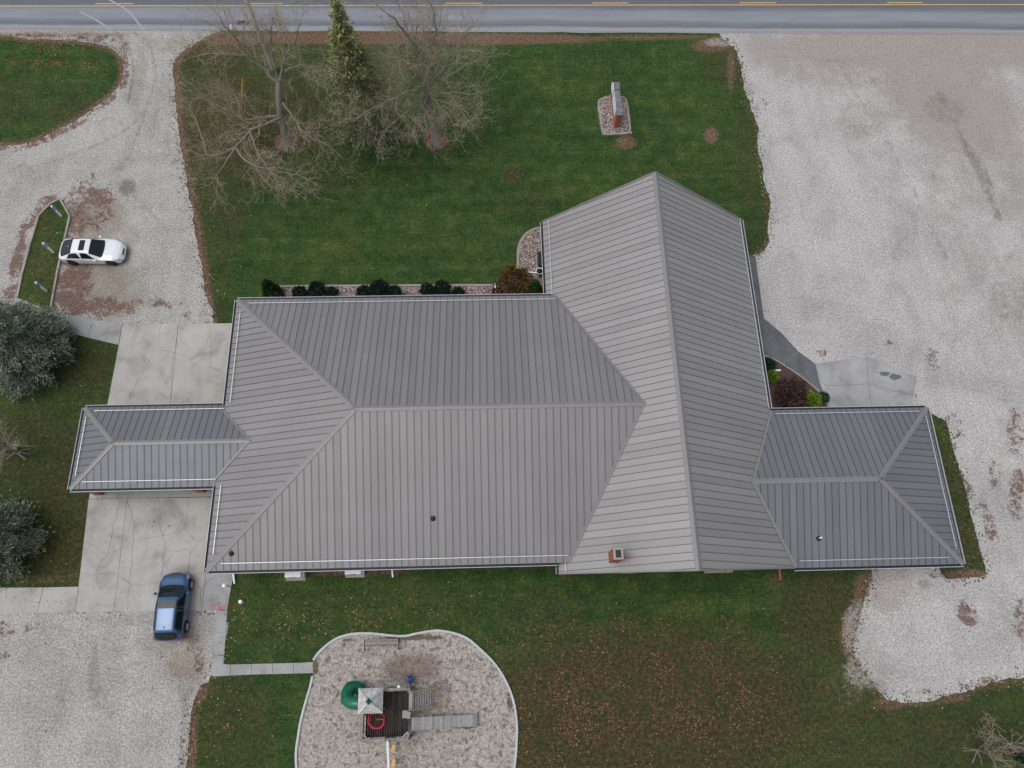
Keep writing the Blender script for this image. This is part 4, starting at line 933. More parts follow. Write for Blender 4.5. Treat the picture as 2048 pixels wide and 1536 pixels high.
def needles(V, F, C, n0, pos, dirs, ln, wd, cols):
    """flat tapered sprays"""
    k = len(pos); s = np.cross(dirs, rng.normal(0, 1, (k, 3))); s /= np.linalg.norm(s, axis=1, keepdims=True) + 1e-9
    ln = np.asarray(ln)[:, None]; wd = np.asarray(wd)[:, None]
    a = pos - s * wd * .5; b = pos + s * wd * .5; c = pos + dirs * ln + s * wd * .22; d = pos + dirs * ln - s * wd * .22
    V.append(np.stack([a, b, c, d], 1).reshape(-1, 3)); i = np.arange(k)[:, None] * 4 + n0; F.append(i + np.arange(4)[None, :]); C.append(cols)
    return n0 + 4 * k
def conifer(label, uv, h, R, c_lo, c_hi, nb, per, z0=.06, power=1.4, sp=.3, group=None, jit=.3, thin=0.):
    b = P(*uv); t = thing('evergreen_tree', label, 'tree', b, group=group)
    Tk = Tubes(); Tk.add(np.array([b, b + Vector((.05, 0, h * .5)), b + Vector((0, 0, h * .97))]), [.22 * h / 10, .14 * h / 10, .02], 8)
    V = []; F = []; C = []; n0 = 0; B0 = np.array(b)
    for i in range(nb):
        u = (i + rng.uniform(0, 1)) / nb; u = u ** 1.15; z = h * (z0 + (1 - z0) * u) * .985
        r = R * max(.04, (1 - u ** power)) * rng.uniform(1 - jit, 1 + jit * .5); a = rng.uniform(0, 6.283)
        d = np.array([math.cos(a), math.sin(a), 0.]); tip = B0 + d * r + np.array([0, 0, z + r * (.12 if u > .5 else -.06)]); st = B0 + np.array([0, 0, z])
        Tk.add(np.array([st, (st + tip) / 2 + np.array([0, 0, .08]), tip]), [.035, .02, .006], 3)
        k = max(10, int(per * (r / R + .12) * (1 - thin * (1 - u)))); tt = rng.uniform(.18, 1.02, k) ** .7
        pos = st + (tip - st) * tt[:, None] + np.array([0, 0, .3]) * (tt * (1 - tt))[:, None] + rng.normal(0, 1, (k, 3)) * (.11 + .2 * (1 - np.abs(tt - .5)))[:, None] * np.array([1, 1, .55]) * (.4 + .6 * r / R)
        dirs = d[None, :] * .8 + rng.normal(0, .55, (k, 3)) + np.array([0, 0, .18]); dirs /= np.linalg.norm(dirs, axis=1, keepdims=True)
        m = np.clip(rng.normal(u, .22, k), 0, 1)[:, None]
        cc = (np.array(c_lo)[None] * (1 - m) + np.array(c_hi)[None] * m) * rng.uniform(.75, 1.25, (k, 1))
        n0 = needles(V, F, C, n0, pos, dirs, rng.uniform(.6, 1.3, k) * sp, rng.uniform(.3, .5, k) * sp, cc)
    Tk.build('trunk', 'bark', t)
    np_obj('crown', np.concatenate(V), np.concatenate(F), 'needle_tint', t, colattr=np.concatenate(C))
    return t
conifer('tall yellow-green evergreen between the two bare front trees', (742, 288), 13.8, 2.6, lin((104, 112, 86)), lin((150, 152, 98)), 360, 130, .12, 1.3, .22, thin=.82)  # needle colours paint in the lit top and the dim, hazy lower crown
conifer('dense blue-green evergreen beside the west walk', (72, 716), 8.2, 3.0, lin((124, 134, 114)), lin((138, 148, 126)), 300, 190, .05, 1.7, .19)
conifer('dark blue-green evergreen above the pale side walk', (20, 1092), 7.2, 2.5, lin((118, 128, 108)), lin((132, 142, 120)), 230, 170, .05, 1.7, .19)

def shrub(name, label, uv, r, h, cols, n, leaf, shape='round', group=None, hollow=.55):
    b = P(*uv); t = thing(name, label, 'shrub', b, group=group)
    Tk = Tubes()
    for i in range(6):
        a = rng.uniform(0, 6.28); q = np.array(b); Tk.add(np.array([q, q + [math.cos(a) * r * .3, math.sin(a) * r * .3, h * .4], q + [math.cos(a) * r * .6, math.sin(a) * r * .6, h * .75]]), [.03, .02, .006], 4)
    d = rng.normal(0, 1, (n, 3)); d /= np.linalg.norm(d, axis=1, keepdims=True); d[:, 2] = np.where(d[:, 2] < -.35, -d[:, 2], d[:, 2])
    lump = np.array([1 + .42 * mnoise.noise(Vector(q) * 1.8 + Vector(b)) + .22 * mnoise.noise(Vector(q) * 4.5 + Vector(b)) for q in d]); s = lump * rng.uniform(hollow, 1., n) ** .4
    if shape == 'cone':
        zz = rng.uniform(0, 1, n); rr = r * (1 - zz) ** .75 * (.8 + .3 * lump) * rng.uniform(.7, 1., n); a = rng.uniform(0, 6.283, n)
        pos = np.stack([np.cos(a) * rr, np.sin(a) * rr, .06 + zz * h], 1); dirs = np.stack([np.cos(a), np.sin(a), np.full(n, .8)], 1)
    else:
        pos = d * s[:, None] * np.array([r, r, h * .52]) + np.array([0, 0, h * .48]); dirs = d + rng.normal(0, .5, (n, 3)) + np.array([0, 0, .3])
    pos[:, 2] = np.maximum(pos[:, 2], .03); dirs = dirs + rng.normal(0, .35, (n, 3)); dirs /= np.linalg.norm(dirs, axis=1, keepdims=True)
    V = []; F = []; C = []
    cc = np.array([lin(c) for c in cols])[rng.integers(0, len(cols), n)] * rng.uniform(.65, 1.35, (n, 1))
    needles(V, F, C, 0, pos + np.array(b), dirs, rng.uniform(.7, 1.3, n) * leaf, rng.uniform(.5, .8, n) * leaf, cc)
    Tk.build('stems', 'bark', t); np_obj('foliage', np.concatenate(V), np.concatenate(F), 'leaf_tint', t, colattr=np.concatenate(C))
    return t
box_c = [(30, 52, 40), (38, 62, 46), (24, 44, 34)]
bx0 = shrub('boxwood_shrub', 'round dark clipped boxwood in the row along the north wall', (603, 592), .5, .95, box_c, 1500, .1, group='boxwoods along the north wall')
bx0['label'] = 'round boxwood closest to the arborvitae in the stone bed'
BXL = {(637, 588): 'tallest round boxwood of the trio beside the arborvitae', (664, 592): 'smallest round boxwood of the trio beside the arborvitae', (730, 591): 'round boxwood of the middle trio on its arborvitae side', (760, 585): 'tallest round boxwood of the middle trio',
       (790, 591): 'round boxwood of the middle trio on its orange shrub side', (857, 588): 'round boxwood of the last trio on its arborvitae side', (886, 585): 'tallest round boxwood of the trio closest to the orange shrub', (916, 592): 'small round boxwood closest to the orange shrub'}
for u, v, s in ((637, 588, 1.15), (664, 592, .9), (730, 591, 1.), (760, 585, 1.2), (790, 591, 1.), (857, 588, 1.05), (886, 585, 1.15), (916, 592, .85)):
    q = P(u, v); o = dup(bx0, q, random.uniform(0, 6), label=BXL[(u, v)], scale=(s, s, s * random.uniform(.92, 1.08)))
shrub('arborvitae', 'upright green arborvitae at the west end of the stone bed', (549, 592), .68, 2.3, [(42, 72, 28), (54, 86, 34), (34, 58, 26)], 2600, .13, 'cone')
shrub('arborvitae', 'small conical green evergreen beside the orange shrub', (1068, 582), .55, 1.6, [(52, 92, 36), (66, 108, 42), (40, 74, 32)], 2000, .11, 'cone')
shrub('maple_shrub', 'spreading orange and rust coloured shrub in the corner', (1030, 572), 1.25, 1.5, [(122, 68, 46), (142, 98, 52), (94, 54, 42), (104, 84, 44), (74, 78, 42), (62, 72, 40), (84, 50, 40), (96, 92, 46)], 2600, .13, hollow=.2)
shrub('small_shrub', 'small bright green shrub below the orange shrub', (1027, 588), .4, .7, [(34, 84, 44), (48, 104, 54)], 800, .1)
shrub('small_shrub', 'low dark red shrub at the end of the stone bed', (995, 588), .4, .5, [(96, 48, 46), (70, 40, 40)], 500, .1)
shrub('golden_shrub', 'small round lime shrub beside the white downspout', (1542, 757), .42, .7, [(100, 128, 40), (122, 148, 50), (78, 104, 34)], 1100, .09)
shrub('golden_shrub', 'larger lime green shrub at the east end of the mulch bed', (1619, 806), .62, .95, [(108, 136, 36), (132, 156, 46), (82, 108, 32)], 1800, .1)
shrub('barberry_shrub', 'spreading purple brown barberry in the mulch bed', (1577, 795), 1.15, 1.15, [(78, 58, 58), (96, 72, 70), (58, 42, 44)], 2600, .16, hollow=.25)
shrub('juniper_shrub', 'dark green shrub beside the east wall', (1532, 733), .5, .6, [(30, 52, 38), (40, 66, 48)], 900, .1)
shrub('juniper_shrub', 'small blue-green shrub by the bed edging', (1643, 797), .36, .5, [(40, 66, 58), (52, 82, 72)], 700, .09)
shrub('juniper_shrub', 'dark shrub on the rear lawn beside the saplings', (2038, 1512), .4, .6, [(28, 48, 34), (40, 64, 44)], 700, .1)

# ------------------------------------------------------------------ cars
def car(name, label, loc, rz, L, W, prof, paint, wheel_mat, wr, wpos, suv):
    t = thing(name, label, 'car', loc, rz)
    ip = lambda key, x: np.interp(x, [a for a, b in prof[key]], [b for a, b in prof[key]])
    GX = np.linspace(0, 1, 400); ker = np.ones(9) / 9
    cache = {k: np.convolve(np.pad(ip(k, GX), 4, mode='edge'), ker, mode='valid') for k in prof}
    val = lambda k, x: float(np.interp(x, GX, cache[k]))
    def z0(x):
        z = .20 + (.10 if x < .05 or x > .96 else 0)
        X_ = (x - .5) * L
        for c in wpos:
            if abs(X_ - c) < wr + .06: z = max(z, wr + math.sqrt((wr + .06) ** 2 - (X_ - c) ** 2))
        return z
    def sect(x):
        zt, zb, wb, wt = val('top', x), val('belt', x), val('wb', x), val('wt', x); hg = max(.02, zt - zb); b0 = min(z0(x), zb - .03)
        p = [(wb * .93, b0), (wb * .985, b0 + .35 * (zb - b0)), (wb, b0 + .72 * (zb - b0)), (wb * .975, zb)]
        r = min(.07, hg * .5); g0 = p[-1]; g1 = (wt, zt - r)
        for k in (.08, .5, 1.): p.append((g0[0] + (g1[0] - g0[0]) * k, g0[1] + (g1[1] - g0[1]) * k))
        p += [(wt * .86, zt - r * .32), (wt * .5, zt - r * .06), (0, zt)]
        return p
    def S(x, q, side, off=0.):
        def raw(x, q):
            p = sect(min(1, max(0, x))); i = min(int(q), 8); f = q - i
            return Vector(((x - .5) * L, side * (p[i][0] + (p[i + 1][0] - p[i][0]) * f), p[i][1] + (p[i + 1][1] - p[i][1]) * f))
        a = raw(x, q)
        if off:
            dx = raw(x + .004, q) - raw(x - .004, q); dq = raw(x, min(9, q + .08)) - raw(x, max(0, q - .08)); n = dx.cross(dq) * -side
            if n.length > 1e-9: a = a + n.normalized() * off
        return a
    NX = 90; qs = [0, .5, 1, 1.5, 2, 2.5, 3, 3.5, 4, 4.5, 5, 5.5, 6, 6.5, 7, 7.5, 8, 8.5, 9]
    full = [(q, -1) for q in qs] + [(q, 1) for q in reversed(qs[:-1])]
    vv = []; ff = []; m = len(full)
    for i in range(NX + 1):
        for q, s in full: vv.append(S(i / NX, q, s))
    for i in range(NX):
        for j in range(m - 1): ff.append((i * m + j, (i + 1) * m + j, (i + 1) * m + j + 1, i * m + j + 1))
    ff += [tuple(range(m)), tuple(range((NX + 1) * m - 1, NX * m - 1, -1))]
    body = mesh_obj('body', vv, ff, paint, t, True, True)
    def patch(nm, x0_, x1_, q0, q1, mat, sides=(1,), parent=t, off=.009, shear=0., nxs=10, nq=8, wrap=False, curve=0.):
        for s in sides:
            v = []; f = []
            if wrap:
                qq = [(q0 + (9 - q0) * k / nq, -1) for k in range(nq + 1)] + [(9 - (9 - q0) * k / nq, 1) for k in range(1, nq + 1)]
            else: qq = [(q0 + (q1 - q0) * k / nq, s) for k in range(nq + 1)]
            for i in range(nxs + 1):
                for q, sd in qq:
                    k = (q - q0) / (q1 - q0 + 1e-9) if not wrap else 0
                    sh = shear if isinstance(shear, tuple) else (0, 0)
                    a0 = x0_ + sh[0] * k; a1 = x1_ - sh[1] * k
                    cv = curve * (1 - ((9 - q) / (9 - q0)) ** 2) if wrap else 0
                    xx = a0 + (a1 - a0) * i / nxs + cv * (i / nxs if curve > 0 else 1 - i / nxs)
                    v.append(S(xx, q, sd, off))
            n = len(qq)
            for i in range(nxs):
                for j in range(n - 1): f.append((i * n + j, (i + 1) * n + j, (i + 1) * n + j + 1, i * n + j + 1))
            o = mesh_obj(nm, v, f, mat, parent, True, True)
        return o
    g = prof_glass[suv]
    patch('windshield', *g['ws'], 6.15, 9, 'car_glass', wrap=True, curve=.035)
    patch('rear_window', *g['rw'], 6.15, 9, 'car_glass', wrap=True, curve=-.035)
    patch('sunroof', *g['sr'], 7.35 if not suv else 7.0, 9, 'car_glass', wrap=True, nxs=4)
    for s in (1, -1):
        patch('side_window', g['sw'][0], g['sw'][1], 4.15, 5.9, 'car_glass', (s,), shear=(g['sw'][3], g['sw'][3]))
        patch('side_window', g['sw'][1] + .008, g['sw'][2], 4.15, 5.9, 'car_glass', (s,), shear=(0, g['sw'][4]))
        for hx in g['hd']: patch('door_handle', hx, hx + .035, 2.55, 2.72, 'chrome' if suv else paint, (s,), off=.03, nxs=3, nq=2)
        for dx in g['dl']: patch('door_gap', dx, dx + .003, 1.0, 3.9, 'black_plastic', (s,), off=.004, nxs=1)
        patch('headlight', .915, .965, 2.75, 4.6, 'lamp_clear', (s,), off=.012, shear=(-.03, .0))
        patch('taillight', .012, .06, 2.4, 3.6 if not suv else 4.2, 'lamp_red', (s,), off=.012)
        if suv: patch('roof_rail', .16, .57, 5.95, 6.6, 'black_plastic', (s,), off=.03, nxs=12, nq=3); patch('chrome_trim', g['sw'][0] - .01, g['sw'][2] + .02, 3.55, 3.9, 'chrome', (s,), off=.012, nxs=12, nq=2)
        mp = S(g['mr'], 4.1, s); mm = MB().lathe(mp + Vector((0, s * .13, .06)), [(.02, -.07), (.085, -.05), (.1, .02), (.06, .08), (.01, .09)], 10)
        mm.bar(mp, mp + Vector((0, s * .1, .04)), .05, .05); mm.build('mirror', paint, t, True, True)
    patch('grille', .984, .996, 7.6, 9, 'black_plastic', wrap=True, off=.012, nxs=4)
    patch('front_bumper_intake', .965, .985, 2.2, 2.7, 'black_plastic', (1,), off=.012, nxs=4); patch('front_bumper_intake', .965, .985, 2.2, 2.7, 'black_plastic', (-1,), off=.012, nxs=4)
    patch('hood_gap', g['ws'][1] + .022, g['ws'][1] + .026, 6.3, 9, 'black_plastic', wrap=True, off=.004, nxs=1)
    fin = S(.2 if not suv else .2, 9, 1); MB().add([fin + Vector(q) for q in ((-.09, -.015, 0), (-.09, .015, 0), (.07, .01, 0), (.07, -.01, 0), (-.08, 0, .09))], [(0, 1, 4), (1, 2, 4), (2, 3, 4), (3, 0, 4)]).build('antenna_fin', 'black_plastic' if suv else paint, t, local=True)
    Rw = Matrix.Rotation(math.pi / 2, 3, 'X')
    for c in wpos:
        for s in (1, -1):
            cy = s * (W / 2 - .12); w = MB().lathe((c, cy, wr), [(wr * .62, -.1), (wr * .93, -.105), (wr, -.07), (wr, .07), (wr * .93, .105), (wr * .62, .1)], 22, Rw).build('wheel', 'black_rubber', t, True, True)
            rm = MB(); yo = cy + s * .075
            rm.lathe((c, yo, wr), [(wr * .64, -.03), (wr * .64, .03), (wr * .58, .035)], 20, Rw)
            for k in range(5):
                a = k * 1.2566; rm.bar((c, yo + s * .035, wr), (c + math.cos(a) * wr * .6, yo + s * .035, wr + math.sin(a) * wr * .6), .07, .03, up=Vector((0, 1, 0)))
            rm.build('rim', wheel_mat, w, local=True)
    MB().box((0, 0, .32), (L * .8, W * .78, .2)).build('underbody', 'black_plastic', t, local=True)
    return t
prof_glass = {
    False: dict(ws=(.545, .70), rw=(.095, .265), sr=(.385, .47), sw=(.17, .40, .63, .05, .12), hd=(.30, .46), dl=(.225, .41, .63), mr=.625),
    True: dict(ws=(.625, .775), rw=(.045, .115), sr=(.46, .57), sw=(.14, .43, .70, .03, .13), hd=(.31, .49), dl=(.27, .44, .68), mr=.685)}
sedan = dict(top=[(0, .60), (.015, .82), (.05, .98), (.09, 1.02), (.265, 1.37), (.36, 1.43), (.46, 1.43), (.545, 1.36), (.705, .99), (.76, .955), (.88, .88), (.95, .78), (.985, .64), (1, .48)],
             belt=[(0, .55), (.02, .74), (.08, .90), (.3, .93), (.7, .88), (.85, .80), (.95, .68), (1, .45)], wb=[(0, .60), (.03, .76), (.1, .87), (.3, .91), (.7, .91), (.86, .88), (.94, .78), (.98, .62), (1, .48)],
             wt=[(0, .5), (.03, .62), (.09, .7), (.25, .6), (.36, .58), (.5, .59), (.56, .62), (.70, .74), (.85, .7), (.95, .6), (1, .38)])
suvp = dict(top=[(0, .70), (.012, .98), (.045, 1.14), (.115, 1.52), (.15, 1.58), (.25, 1.62), (.45, 1.65), (.57, 1.62), (.625, 1.55), (.78, 1.10), (.83, 1.05), (.92, .98), (.97, .86), (.99, .72), (1, .55)],
            belt=[(0, .64), (.015, .88), (.05, 1.0), (.3, 1.03), (.7, .99), (.85, .93), (.95, .8), (1, .5)], wb=[(0, .66), (.025, .8), (.08, .88), (.3, .91), (.7, .91), (.87, .88), (.95, .78), (.985, .62), (1, .5)],
            wt=[(0, .56), (.04, .68), (.1, .63), (.2, .62), (.45, .63), (.57, .63), (.63, .66), (.78, .76), (.9, .68), (.96, .58), (1, .4)])
a, b = P(124, 497, .5), P(249, 505, .5); a2 = P(124, 500, .5); d = (b - a)
car('white_car', 'white sedan with dark sunroof parked against the planter kerb', ((a.x + b.x) / 2, (a.y + b.y) / 2 - .12, .012), math.radians(-1.5), (b - a).length, 1.82, sedan, 'car_white', 'alloy_dark', .33, (-1.38, 1.42), False)
a, b = P(336, 1281, .55), P(352, 1147, .55); d = b - a
car('blue_car', 'blue grey wagon with roof rails parked half on the concrete', ((a.x + b.x) / 2 + .12, (a.y + b.y) / 2, .05), math.atan2(d.y, d.x) , d.length * 1.02, 1.84, suvp, 'car_blue', 'alloy', .35, (-1.22, 1.28), True)

# ------------------------------------------------------------------ playground
T_Z, D_Z = 2.15, 1.35
tw = thing('play_tower', 'weathered wooden play tower with dark plank deck and shingled corner roof', 'play tower', P(770, 1430))
c_nw, c_ne, c_se, c_sw = P(724, 1383, T_Z), P(818, 1376, T_Z), P(816, 1479, T_Z), P(724, 1481, T_Z)
X0, X1 = (c_nw.x + c_sw.x) / 2, (c_ne.x + c_se.x) / 2; Y0, Y1 = (c_se.y + c_sw.y) / 2, (c_nw.y + c_ne.y) / 2
for x in (X0, (X0 + X1) / 2, X1):
    for y in (Y0, Y1): MB().box((x, y, T_Z / 2), (.13, .13, T_Z - .02)).build('post', 'wood_grey_x', tw)
for x in (X0, X1): MB().box((x, (Y0 + Y1) / 2, T_Z / 2), (.13, .13, T_Z - .02)).build('post', 'wood_grey_x', tw)
n = int((X1 - X0 - .2) / .135); hx0, hx1, hy0, hy1 = P(736, 1430, D_Z).x, P(767, 1430, D_Z).x, P(750, 1460, D_Z).y, P(750, 1428, D_Z).y
for i in range(n):
    x = X0 + .1 + (i + .5) * (X1 - X0 - .2) / n
    segs = [(Y0 + .08, Y1 - .08)]
    for a_, b_ in segs: MB().box((x, (a_ + b_) / 2, D_Z + random.uniform(-.004, .004)), (.122, b_ - a_, .035)).build('deck_plank', 'wood_deck', tw)
st_y0, st_y1 = P(820, 1421, D_Z).y, P(820, 1384, D_Z).y; br_y0, br_y1 = P(820, 1462, D_Z).y, P(820, 1435, D_Z).y
def palisade(a, b, gaps=()):
    a, b = Vector(a), Vector(b); L = (b - a).length; d = (b - a).normalized(); k = int(L / .15)
    for i in range(k):
        p = a + d * (i + .5) * L / k
        if any(g0 < p.y < g1 for g0, g1 in gaps): continue
        MB().box((p.x, p.y, (D_Z + T_Z) / 2 - .06), (.12, .025, T_Z - D_Z) if abs(d.x) > .5 else (.025, .12, T_Z - D_Z)).build('slat', 'wood_grey_x', tw)
palisade((X0, Y0, 0), (X1, Y0, 0)); palisade((X0, Y1, 0), (X1, Y1, 0)); palisade((X0, Y0, 0), (X0, Y1, 0)); palisade((X1, Y0, 0), (X1, Y1, 0), ((st_y0, st_y1), (br_y0, br_y1)))
def toprail(a, b, w=.17):
    a, b = Vector(a), Vector(b); L = (b - a).length; k = max(1, round(L / .75)); d = (b - a) / k
    for i in range(k): MB().bar(a + d * i + d * .004 + Vector((0, 0, random.uniform(-.012, .012))), a + d * (i + 1) - d * .004 + Vector((0, 0, random.uniform(-.012, .012))), w * random.uniform(.85, 1.15), .05).build('top_rail', 'wood_grey_x', tw)
toprail((X0, Y0, T_Z), (X1, Y0, T_Z), .2); toprail((X0, Y0 + .1, T_Z), (X0, Y1, T_Z)); toprail((X0 + .1, Y1, T_Z), (X1 - .1, Y1, T_Z)); toprail((X1, Y0 + .1, T_Z), (X1, br_y0, T_Z), .13); toprail((X1, br_y1, T_Z), (X1, st_y0, T_Z), .2); toprail((X1, st_y1, T_Z), (X1, Y1, T_Z))
MB().bar((X1 + .02, st_y0, D_Z - .0), (X1 + .02, st_y1, D_Z), .2, .05).build('threshold', 'wood_grey', tw)
for sx, sy in ((X0, 1), (X1, -1)):
    MB().bar((sx + sy * .03, Y0 + .38, T_Z - .04), (sx + sy * .38, Y0 + .03, T_Z - .04), .09, .05).build('corner_brace', 'wood_grey', tw)
MB().box((X1 - .18, (st_y0 + br_y1) / 2 + .05, T_Z - .08), (.36, .4, .05)).build('corner_shelf', 'wood_grey', tw)
# shingled pyramid roof over the north-west corner, on four posts
RZ, RT = 2.75, 3.5
q = [P(717, 1428, RZ), P(765, 1425, RZ), P(766, 1376, RZ), P(717, 1377, RZ)]
rx0, rx1 = (q[0].x + q[3].x) / 2, (q[1].x + q[2].x) / 2; ry0, ry1 = (q[0].y + q[1].y) / 2, (q[2].y + q[3].y) / 2; rc = Vector(((rx0 + rx1) / 2, (ry0 + ry1) / 2, RT))
for x in (rx0 + .12, rx1 - .12):
    for y in (ry0 + .12, ry1 - .12): MB().box((x, y, (D_Z + RZ) / 2), (.1, .1, RZ - D_Z + .1)).build('roof_post', 'wood_grey_x', tw)
cor = [Vector((rx0, ry0, RZ)), Vector((rx1, ry0, RZ)), Vector((rx1, ry1, RZ)), Vector((rx0, ry1, RZ))]
rf = MB().add(cor + [rc - Vector((0, 0, .03))], [(0, 1, 4), (1, 2, 4), (2, 3, 4), (3, 0, 4), (3, 2, 1, 0)]).build('tower_roof', 'wood_grey', tw)
for i in range(4):
    A, B_ = cor[i], cor[(i + 1) % 4]; out_ = ((A + B_) / 2 - Vector((rc.x, rc.y, RZ))).normalized()
    for k in range(6):
        t0, t1 = k / 6, (k + 1) / 6 + .03; p = [A.lerp(rc, t0), B_.lerp(rc, t0), B_.lerp(rc, min(t1, .999)), A.lerp(rc, min(t1, .999))]
        up_ = Vector((0, 0, .035)); p = [p[0] + up_ + out_ * .015, p[1] + up_ + out_ * .015, p[2] + up_ * .5, p[3] + up_ * .5]
        MB().poly3(p, (0, 0, .025)).build('shingle_course', 'shingle_grey', rf)
    MB().bar(A + Vector((0, 0, .06)), rc + Vector((0, 0, .05)), .12, .025).build('hip_cap', 'shingle_grey', rf)
MB().lathe(rc + Vector((0, 0, .0)), [(.2, -.02), (.12, .07), (.02, .2)], 4).build('roof_peak_cap', 'green_plastic', rf)
MB().lathe(P(798, 1373, T_Z) , [(.02, -.5), (.02, 0), (.07, .02), (.095, .09), (.07, .16), (.01, .19)], 12).build('ball_knob', 'white_plastic', tw, True)
# steps
sp = thing('play_steps', 'open wooden steps with side rails down from the play tower', 'steps', P(870, 1395))
e0, e1 = P(868, 1413, .1), P(868, 1379, .1); s0, s1 = Vector((X1 + .1, st_y0, D_Z)), Vector((X1 + .1, st_y1, D_Z))
e0.y = st_y0 + .12; e1.y = st_y1 + .12
for k in range(9):
    f = (k + .5) / 9; A, B_ = s0.lerp(e0, f), s1.lerp(e1, f); MB().bar(A, B_, .06, .03).build('tread', 'wood_grey', sp)
for A, B_ in ((s0, e0), (s1, e1)): MB().bar(A + Vector((0, 0, .05)), B_ + Vector((.12, 0, .05)), .09, .14).build('side_rail', 'wood_tan', sp)
# plank ramp
rp = thing('plank_ramp', 'long grey plank ramp leading down from the play tower', 'ramp', P(955, 1440))
r0_, r1_ = Vector((X1 + .1, (br_y0 + br_y1) / 2, D_Z)), P(955, 1440, .3)
d = (r1_ - r0_); L = d.length; k = int(L / .15); side = Vector((-d.y, d.x, 0)).normalized(); w0 = (br_y1 - br_y0) * .98
for i in range(k):
    A = r0_ + d * (i + .06) / k; B_ = r0_ + d * (i + .94) / k; ww = w0 * (1 - .12 * i / k)
    MB().bar((A + B_) / 2 - side * ww / 2, (A + B_) / 2 + side * ww / 2, (B_ - A).length, .035).build('ramp_plank', 'wood_grey', rp)
for s in (-1, 1):
    MB().bar(r0_ + side * s * w0 * .42 - Vector((0, 0, .08)), r1_ + side * s * w0 * .38 - Vector((0, 0, .08)), .06, .12).build('ramp_beam', 'wood_grey', rp)
    for f in (.3, .62, .99):
        p = r0_ + d * f + side * s * w0 * .5; MB().box((p.x, p.y, p.z / 2 + .06), (.08, .08, p.z + .12)).build('ramp_post', 'wood_grey', rp)
# green tube slide
sl = thing('tube_slide', 'green plastic tube slide curling off the play tower', 'slide', P(700, 1395))
ctr = [P(724, 1406, 1.75), P(709, 1406, 1.7), P(697, 1401, 1.5), P(694, 1388, 1.2), P(700, 1377, .95), P(711, 1374, .7), P(721, 1380, .5), P(726, 1388, .38)]
sp_ = smooth_path(ctr, 5); MB().tube(sp_, .37, 18).build('slide_tube', 'green_plastic', sl, True)
for i in (2, 11, 20, 28):
    dd = (sp_[i + 1] - sp_[i]).normalized(); MB().tube([sp_[i] - dd * .02, sp_[i] + dd * .02], .4, 18).build('slide_flange', 'green_dark', sl, True)
MB().box((P(697, 1390).x, P(697, 1390).y, .5), (.08, .08, 1.0)).build('slide_leg', 'steel_wire', sl)
# red spiral climber through the deck opening
cl = thing('spiral_climber', 'red pipe spiral climber standing on the dark play deck', 'climber', P(752, 1442))
top_pts = [(737, 1428), (736, 1445.6), (745, 1456.6), (760, 1457), (767.5, 1449.5), (767.5, 1438.6), (752, 1438.6)]
tp_ = [P(u, v, 1.95) for u, v in top_pts]; MB().tube(tp_, .035, 8).build('hand_rail', 'red_metal', cl, True)
cc = P(752, 1441, 1.95)
for lv in (1.72,):
    MB().tube([Vector((cc.x + math.cos(a_) * .44, cc.y + math.sin(a_) * .44, lv - i * .03)) for i, a_ in enumerate(np.linspace(1.8, 7.4, 10))], .03, 8).build('coil', 'red_metal', cl, True)
MB().tube([Vector((cc.x, cc.y, D_Z)), Vector((cc.x, cc.y, 1.95))], .03, 8).build('centre_pole', 'red_metal', cl, True)
for i in (1, 3, 5): MB().tube([Vector((tp_[i].x, tp_[i].y, 1.95)), Vector((tp_[i].x, tp_[i].y, D_Z))], .022, 6).build('upright', 'red_metal', cl)
# swing frame
sw = thing('swing_set', 'pale swing beam reaching out from the play tower', 'swing set', P(780, 1600))
b0, b1 = Vector((P(775, 1486, 2.2).x, Y0 - .05, 2.2)), P(781, 1640, 2.2)
MB().bar(b0, b1, .13, .15).build('beam', 'gutter_white', sw)
for s in (-1, 1): MB().bar(b1, (b1.x + s * .9, b1.y - .1, 0), .1, .1).build('frame_leg', 'wood_grey', sw)
MB().bar(b0 + Vector((0, -.06, 0)), (b0.x, b0.y - .06, .02), .12, .12, up=Vector((0, 1, 0))).build('frame_leg', 'wood_grey', sw)
for (u, v), lab in (((787, 1497), 'yellow swing seat hanging beside the play tower wall'), ((787, 1526), 'yellow swing seat hanging farther out along the beam')):
    p = P(u, v, .5); s = thing('swing', lab, 'swing', (p.x, p.y, .5)); m = MB()
    pts = [p + Vector((0, -.24 + .06 * i, .06 * abs(i - 4) / 4 - .03)) for i in range(9)]
    m.v = []; vv = []; 
    for q_ in pts: vv += [q_ + Vector((-.085, 0, 0)), q_ + Vector((.085, 0, 0)), q_ + Vector((.085, 0, .025)), q_ + Vector((-.085, 0, .025))]
    ff = [(4 * i + a_, 4 * i + 4 + a_, 4 * i + 4 + (a_ + 1) % 4, 4 * i + (a_ + 1) % 4) for i in range(8) for a_ in range(4)] + [(0, 1, 2, 3), (35, 34, 33, 32)]
    m.add(vv, ff).build('swing_seat', 'yellow_plastic', s)
    for e in (pts[0], pts[-1]): MB().tube([e, Vector((b0.x + (b1.x - b0.x) * .2, e.y, 2.16))], .012, 5).build('chain', 'steel_wire', s)
